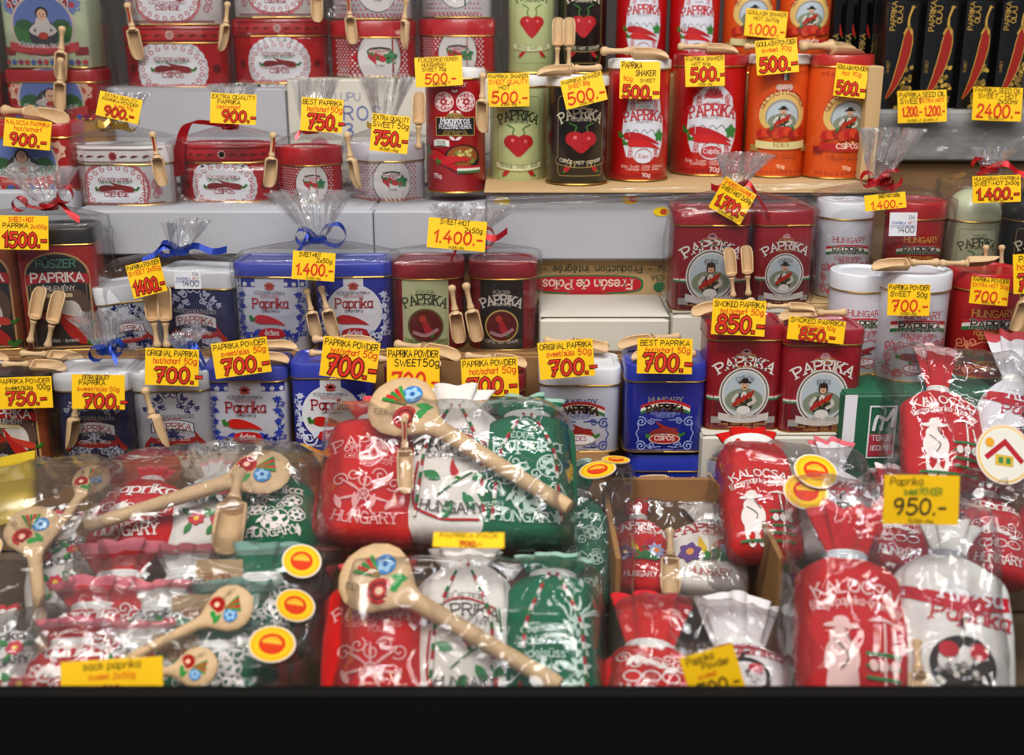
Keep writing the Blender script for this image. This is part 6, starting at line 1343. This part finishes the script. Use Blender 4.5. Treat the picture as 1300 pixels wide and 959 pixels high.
# red sack and striped white one right of the open box
pk = Pack((1020, 715), .765, (1010, 548), .865, 215)
pk.sack('red sack standing bagged right of the open brown box', (975, 705), (950, 546), 98, .04, 'b81410', design=s_kalocsai, neck=.90, sh=.8, nw=.6, top='b81410', flare=.25)
pk.sack('white sack with red lettering behind the round yellow sticker', (1068, 705), (1056, 556), 100, .036, 'c9c3c6', design=s_rozsa, neck=.74, top='c8606a')
bag('cellophane bag of the red and white pair with the round yellow sticker', pk.M, pk.w, pk.h, .056, stickers=[(.08, .60, .0165, 'round yellow sticker with a red centre', 'sun'), (.02, .46, .0165, 'second round yellow sticker, half hidden', 'sun')])
pk = Pack((1180, 735), .745, (1175, 585), .83, 165)
pk.sack('red and white striped sack behind the 950.- tag', (1140, 725), (1132, 590), 76, .036, 'b8323a', design=s_paprika_plain, neck=.72, top='d8c8c8')
pk.sack('pale pink sack blurred behind the 950.- tag, at right', (1215, 725), (1210, 590), 76, .036, 'c8a8aa', design=s_rozsa, neck=.72, top='b8484e')
bag('cellophane bag behind the 950.- tag', pk.M, pk.w, pk.h, .05)
pk = Pack((1300, 745), .735, (1285, 588), .825, 150)
pk.sack('blurred red sack lying at the right edge', (1265, 735), (1255, 595), 80, .04, 'b3222a', design=s_paprika_plain, neck=.76, top='c87a80')
pk.sack('second blurred red sack, cut by the right edge', (1345, 735), (1330, 595), 80, .04, 'a81c24', neck=.76, top='c87a80')
bag('cellophane bag of red sacks at the right edge', pk.M, pk.w, pk.h, .056)

# open brown box with a small twin pack
t = thing('open_carton', 'open brown cardboard box holding the small bouquet pack', 'box', place((0, 0, zTray)), 'boxes carrying the display')
yb_ = .872; zt_ = at(850, 607, yb_).z-zTray; xl, xr = at(768, 610, yb_).x, at(946, 610, yb_).x; yf = .745
for nm, c, s_ in (('back_wall', ((xl+xr)/2, yb_, zt_/2), (xr-xl, .004, zt_)), ('side_wall', (xl, (yb_+yf)/2, zt_*.47), (.004, yb_-yf, zt_*.94)), ('side_wall', (xr+.002, (yb_+yf)/2, zt_*.47), (.004, yb_-yf, zt_*.94)), ('front_wall', ((xl+xr)/2, yf, .02), (xr-xl, .004, .04)), ('bottom', ((xl+xr)/2, (yb_+yf)/2, .003), (xr-xl, yb_-yf, .004))):
    MB().box(c, s_, .0008).build(nm, BROWN, t)
pk = Pack((868, 760), .765, (868, 628), .842, 185)
pk.sack('small red bouquet sack in the open brown box', (812, 752), (810, 634), 80, .032, 'b8201e', design=s_bouquet, neck=.80, ink='d8ccc8', top='b8201e', flare=1.0, trim=False)
pk.sack('small white bouquet sack in the open brown box', (900, 752), (896, 638), 104, .034, 'cfc8c0', design=s_bouquet, neck=.80, ink='a82a30', top='cfc8c0', flare=1.2, trim=False)
pk.scoop('scoop upright between the two small bouquet sacks', (850, 672), (852, 752), .040, 1.15)
bag('cellophane bag of the small bouquet pack', pk.M, pk.w, pk.h*1.06, .052, ruf=.005)

# loose bag with stickers between the centre packs and the open box
pk = Pack((745, 770), .74, (752, 560), .868, 130)
pk.sack('dull green sack behind the round stickers, beside the centre packs', (728, 765), (735, 585), 90, .034, '2a5f48', design=s_green_floral, neck=.76, ink='a8c0b0', top='8fa898')
bag('crumpled cellophane bag with leaf shaped yellow stickers', pk.M, pk.w, pk.h, .05, ruf=.007, stickers=[(.06, .80, .014, 'yellow and red round sticker on crumpled film', 'sun'), (.25, .91, .011, 'small yellow sticker at the bag edge', 'sun')])

# left middle pack
pk = Pack((248, 705), .735, (262, 572), .835, 320)
pk.sack('red Paprika sack, left one of the left middle pack', (160, 700), (196, 590), 112, .036, 'b3191c', design=s_paprika_plain, neck=.84, top='c85a60', flare=.8)
pk.sack('white HUNGARY sack with roses in the left middle pack', (252, 700), (275, 582), 96, .034, 'cfcac4', design=s_white_hungary, neck=.82, top='c85a60', flare=.8)
pk.sack('green Paprika sack, right one of the left middle pack', (348, 700), (352, 590), 104, .036, '16633f', design=s_green_floral, neck=.86, top='9fb8a8', flare=.7)
pk.spoon('wooden spoon lying across the left middle pack, head at upper right', (106, 670), (368, 588), .052, 1.15)
pk.scoop('scoop lying bowl down on the left middle pack, between white and green sacks', (304, 598), (286, 692), .056, 1.25)
bag('cellophane bag of the left middle pack', pk.M, pk.w, pk.h, .074, stickers=[(.46, .88, .012, 'yellow sticker at the top right corner of the left middle bag', 'sun')])

# far left: yellow packet, spoons in film
pk = Pack((55, 790), .70, (60, 575), .83, 190)
t = thing('yellow_packet', 'yellow cellophane packet at the left edge below the rustic front tin', 'packet', pk.fr((18, 690), (18, 588)))
S_ = [[(x*.9, y-.02, z) for x, y in rrect(.05*k, .024*k2, .008)] for k, k2, z in ((.9, .3, 0), (1, 1, .012), (1, 1, .045), (.9, .5, .056), (.86, .1, .062))]
MB().loft(S_).build('packet_body', mat('yellow_packet', 'b89a1c', .3, 0, .2, 60, bump=.3, bscale=60, coat=.6), t)
MB().box((0, -.02, .066), (.043, .001, .012), .0003).build('sealed_edge', mat('yellow_packet', 'b89a1c', .3), t)
pk.spoon('wooden spoon in film above the left stack, head at upper right', (40, 720), (128, 592), .03, 1.1)
pk.spoon('wooden spoon standing head up in film at the left edge', (58, 850), (38, 645), .05, 1.0)
pk.sack('white sack at the left edge behind the standing spoon', (80, 780), (80, 650), 90, .03, 'c9c2bc', design=s_white_hungary, neck=.78, top='b8484e')
bag('cellophane bag of spoons at the left edge', pk.M, pk.w, pk.h, .07, ruf=.006, stickers=[(-.3, .32, .012, 'pale round sticker in the left film', 'sun')])

# left stack: packs standing one behind the other, seen from their tops
RC = mat('recipe_card', 'a88a62', .8, 0, .1, 40)
def recipe(pk, a, b, lab, off):
    p0, p1 = pk.on(*a, off), pk.on(*b, off); M = frame(p0-Vector((0, 0, .05)), p0-Vector((0, 0, .05))+Vector((0, 0, .05))+Vector((0, .02, 0)), 0, p1-p0); L = (p1-p0).length
    t = thing('recipe_card', lab, 'card', M, 'recipe cards in the left stack'); MB().box((L/2, 0, .025), (L, .0012, .052), .0004).build('card', RC, t)
    p = Print(lambda u, v, h: (u+L/2, -.0006-h, v), L, .05, .02, .0002); p.text('RECIPE', 0, .74, .14, hx('8a3a22'), 1.8, fit=.8); p.build('lettering', INK_PAPER, t)
for k, (yo, xo, Yf, Yh, nm) in enumerate(((0, 0, .665, .725, 'back'), (46, -32, .645, .695, 'middle'), (98, -58, .626, .664, 'front'))):
    pk = Pack((225+xo, 850+yo*.6), Yf, (240+xo, 684+yo), Yh, 372)
    pk.sack('red sack of the %s pack in the lower left stack' % nm, (140+xo, 840+yo*.6), (150+xo, 688+yo), 108, .036, 'b81a14', design=s_paprika_plain, neck=.70, top='c46a76', flare=1.0, trim=2, nw=.42)
    pk.sack('white sack of the %s pack in the lower left stack' % nm, (228+xo, 840+yo*.6), (236+xo, 692+yo), 90, .034, 'cfcac6', design=s_white_hungary, neck=.74, top='c8727a', flare=.8, trim=2, nw=.45)
    pk.sack('green sack of the %s pack in the lower left stack' % nm, (324+xo, 840+yo*.6), (330+xo, 692+yo), 116, .036, '126041', design=s_green_floral, neck=.70, top='6f8f84', flare=1.1, trim=2, nw=.42)
    recipe(pk, (240+xo, 722+yo), (300+xo, 716+yo), 'buff RECIPE card of the %s pack in the lower left stack' % nm, .046)
    if k: pk.spoon('painted spoon head of the %s pack in the lower left stack' % nm, (150+xo, 850+yo*.2), ((352, 335)[k-1]+xo, (712, 746)[k-1]+yo), .052, 1.0)
    bag('cellophane bag of the %s pack in the lower left stack' % nm, pk.M, pk.w, pk.h*1.04, .05, ruf=.006, head=.7,
        stickers=[[(.39, .79, .0125, 'round yellow sticker, uppermost on the lower left stack', 'sun')], [(.45, .72, .0115, 'round yellow sticker, middle one on the lower left stack', 'sun')], [(.44, .72, .0130, 'round yellow sticker, lowest on the lower left stack', 'sun')]][k])
pk = Pack((15, 925), .62, (10, 760), .70, 130)
pk.sack('white sack in the bottom left corner with red and green stripes', (5, 918), (0, 768), 96, .036, 'cfcac6', design=s_white_hungary, neck=.78, top='b8383e', flare=.8)
bag('cellophane bag in the bottom left corner', pk.M, pk.w, pk.h*1.03, .048)
tag((76, 838, 207, 880), .616, '900.-', [('sack paprika', 0, .72, .2, TK), ('sweet 2x50g', 0, .42, .16, TR)], 'dim tag at the lower left, cut by the counter board', rot=4, ps=.2, py=.05, tilt=.4)

# centre packs
def centre(pk, lab, sx, yb, yt, spoon_px, extra):
    d = .044
    pk.sack('red sack of the %s centre pack' % lab, (sx[0][0], yb), (sx[0][1], yt+18), sx[0][2], d, 'b81612', design=s_red_flowers, neck=.86, ink='d89a98', top='c8484c', flare=.7, nw=.42, sh=.84)
    pk.sack('white PAPRIKA sack of the %s centre pack, tied with tricolour string' % lab, (sx[1][0], yb-4), (sx[1][1], yt), sx[1][2], d*.95, 'd8d2cc', design=s_white_flowers, neck=.87, top='d8d2cc', flare=.7, wrap=True, nw=.42, sh=.82)
    pk.sack('green sack of the %s centre pack' % lab, (sx[2][0], yb), (sx[2][1], yt+12), sx[2][2], d, '126041', design=s_text_green if extra else s_green_floral, neck=.86, ink='b9d0c4', top='8fb09f', flare=.7, wrap=True, nw=.42, sh=.84)
    pk.spoon('large painted wooden spoon lying across the %s centre pack' % lab, *spoon_px, .058, 1.12, .056)
pk = Pack((560, 690), .735, (566, 480), .845, 352, .07)
pk.foot = None
centre(pk, 'upper', ((456, 486, 134), (570, 580, 132), (668, 670, 132)), 684, 492, ((724, 646), (478, 496)), 0)
pk.scoop('small painted scoop hanging from the upper spoon', (513, 530), (515, 622), .060, .8, True)
bag('cellophane bag of the upper centre pack', pk.M, pk.w, pk.h*1.01, .072, ruf=.0045)
pk = Pack((592, 915), .622, (598, 680), .722, 372, .07)
centre(pk, 'lower', ((470, 478, 132), (588, 590, 126), (702, 702, 128)), 908, 692, ((712, 872), (440, 712)), 1)
bag('cellophane bag of the lower centre pack', pk.M, pk.w, pk.h*1.01, .072, ruf=.005)
tag((550, 672, 640, 698), .655, '700.-', [('PAPRIKA PACK', 0, .62, .26, TK)], 'tag lying flat on top of the lower centre pack', rot=-1, ps=.3, py=.1, tilt=1.15)

# small red and white pack at the front
pk = Pack((892, 920), .620, (890, 745), .715, 235)
pk.sack('red crumpled sack left of the tilted front tag', (826, 910), (824, 756), 118, .04, 'b81814', design=s_paprika_plain, neck=.56, sh=.72, top='b8242a', flare=.75, nw=.45)
pk.sack('white sack behind the tilted front tag', (942, 910), (938, 758), 122, .04, 'cfcaca', design=s_rozsa, neck=.58, sh=.72, top='cfcaca', flare=.7, nw=.45)
bag('crumpled cellophane bag of the small front pack', pk.M, pk.w*1.05, pk.h*1.06, .052, ruf=.007)
tag((870, 826, 940, 886), .612, '700.-', [('Paprika', -.15, .80, .14, TK), ('Powder', .1, .62, .14, TK), ('sweet', -.1, .45, .1, TR)], 'tilted tag on the small front pack, cut by the counter board', rot=18, ps=.26, pc=TK, po=None)

# front right pair
pk = Pack((1152, 920), .615, (1150, 600), .745, 285)
pk.sack('large red KALOCSAI sack at the front right', (1088, 915), (1076, 640), 138, .044, 'b01a1c', design=s_kalocsai, neck=.745, sh=.8, ink='d8b4b0', tie='b8c4c8', top='c8484c', flare=.95, nw=.30)
pk.sack('large white Rózsa Paprika sack at the front right', (1218, 915), (1205, 655), 142, .044, 'cbc8c4', design=s_rozsa, neck=.80, sh=.8, ink='2a2422', top='a8a8ac', tie='9a9aa0', flare=1.1, nw=.22, trim=False)
pk.scoop('scoop handle between the two large front right sacks', (1164, 812), (1168, 905), .046, 1.2)
bag('cellophane bag of the large front right pair', pk.M, pk.w, pk.h*1.03, .062, ruf=.006, head=.7)
tag((1122, 604, 1218, 667), .690, '950.-', [('Paprika', -.2, .80, .13, TK), ('sweet POWDER', .02, .60, .13, TG)], 'large tag 950.- in black and green on the front right pair', rot=-1, ps=.3, py=.24, px=-.02, pc=hx('3a3420'), po=None, foot='15.000.-/kg')
for o in bpy.data.objects:
    if o.get('label', '').startswith('large tag 950'): pass
# carton that props up the upper centre pack, hidden beneath it
carton('carton', 'brown carton under the upper centre pack', at(420, 700, .8).x, at(720, 700, .8).x, .80, .885, zTray, Z(-.39), BROWN)
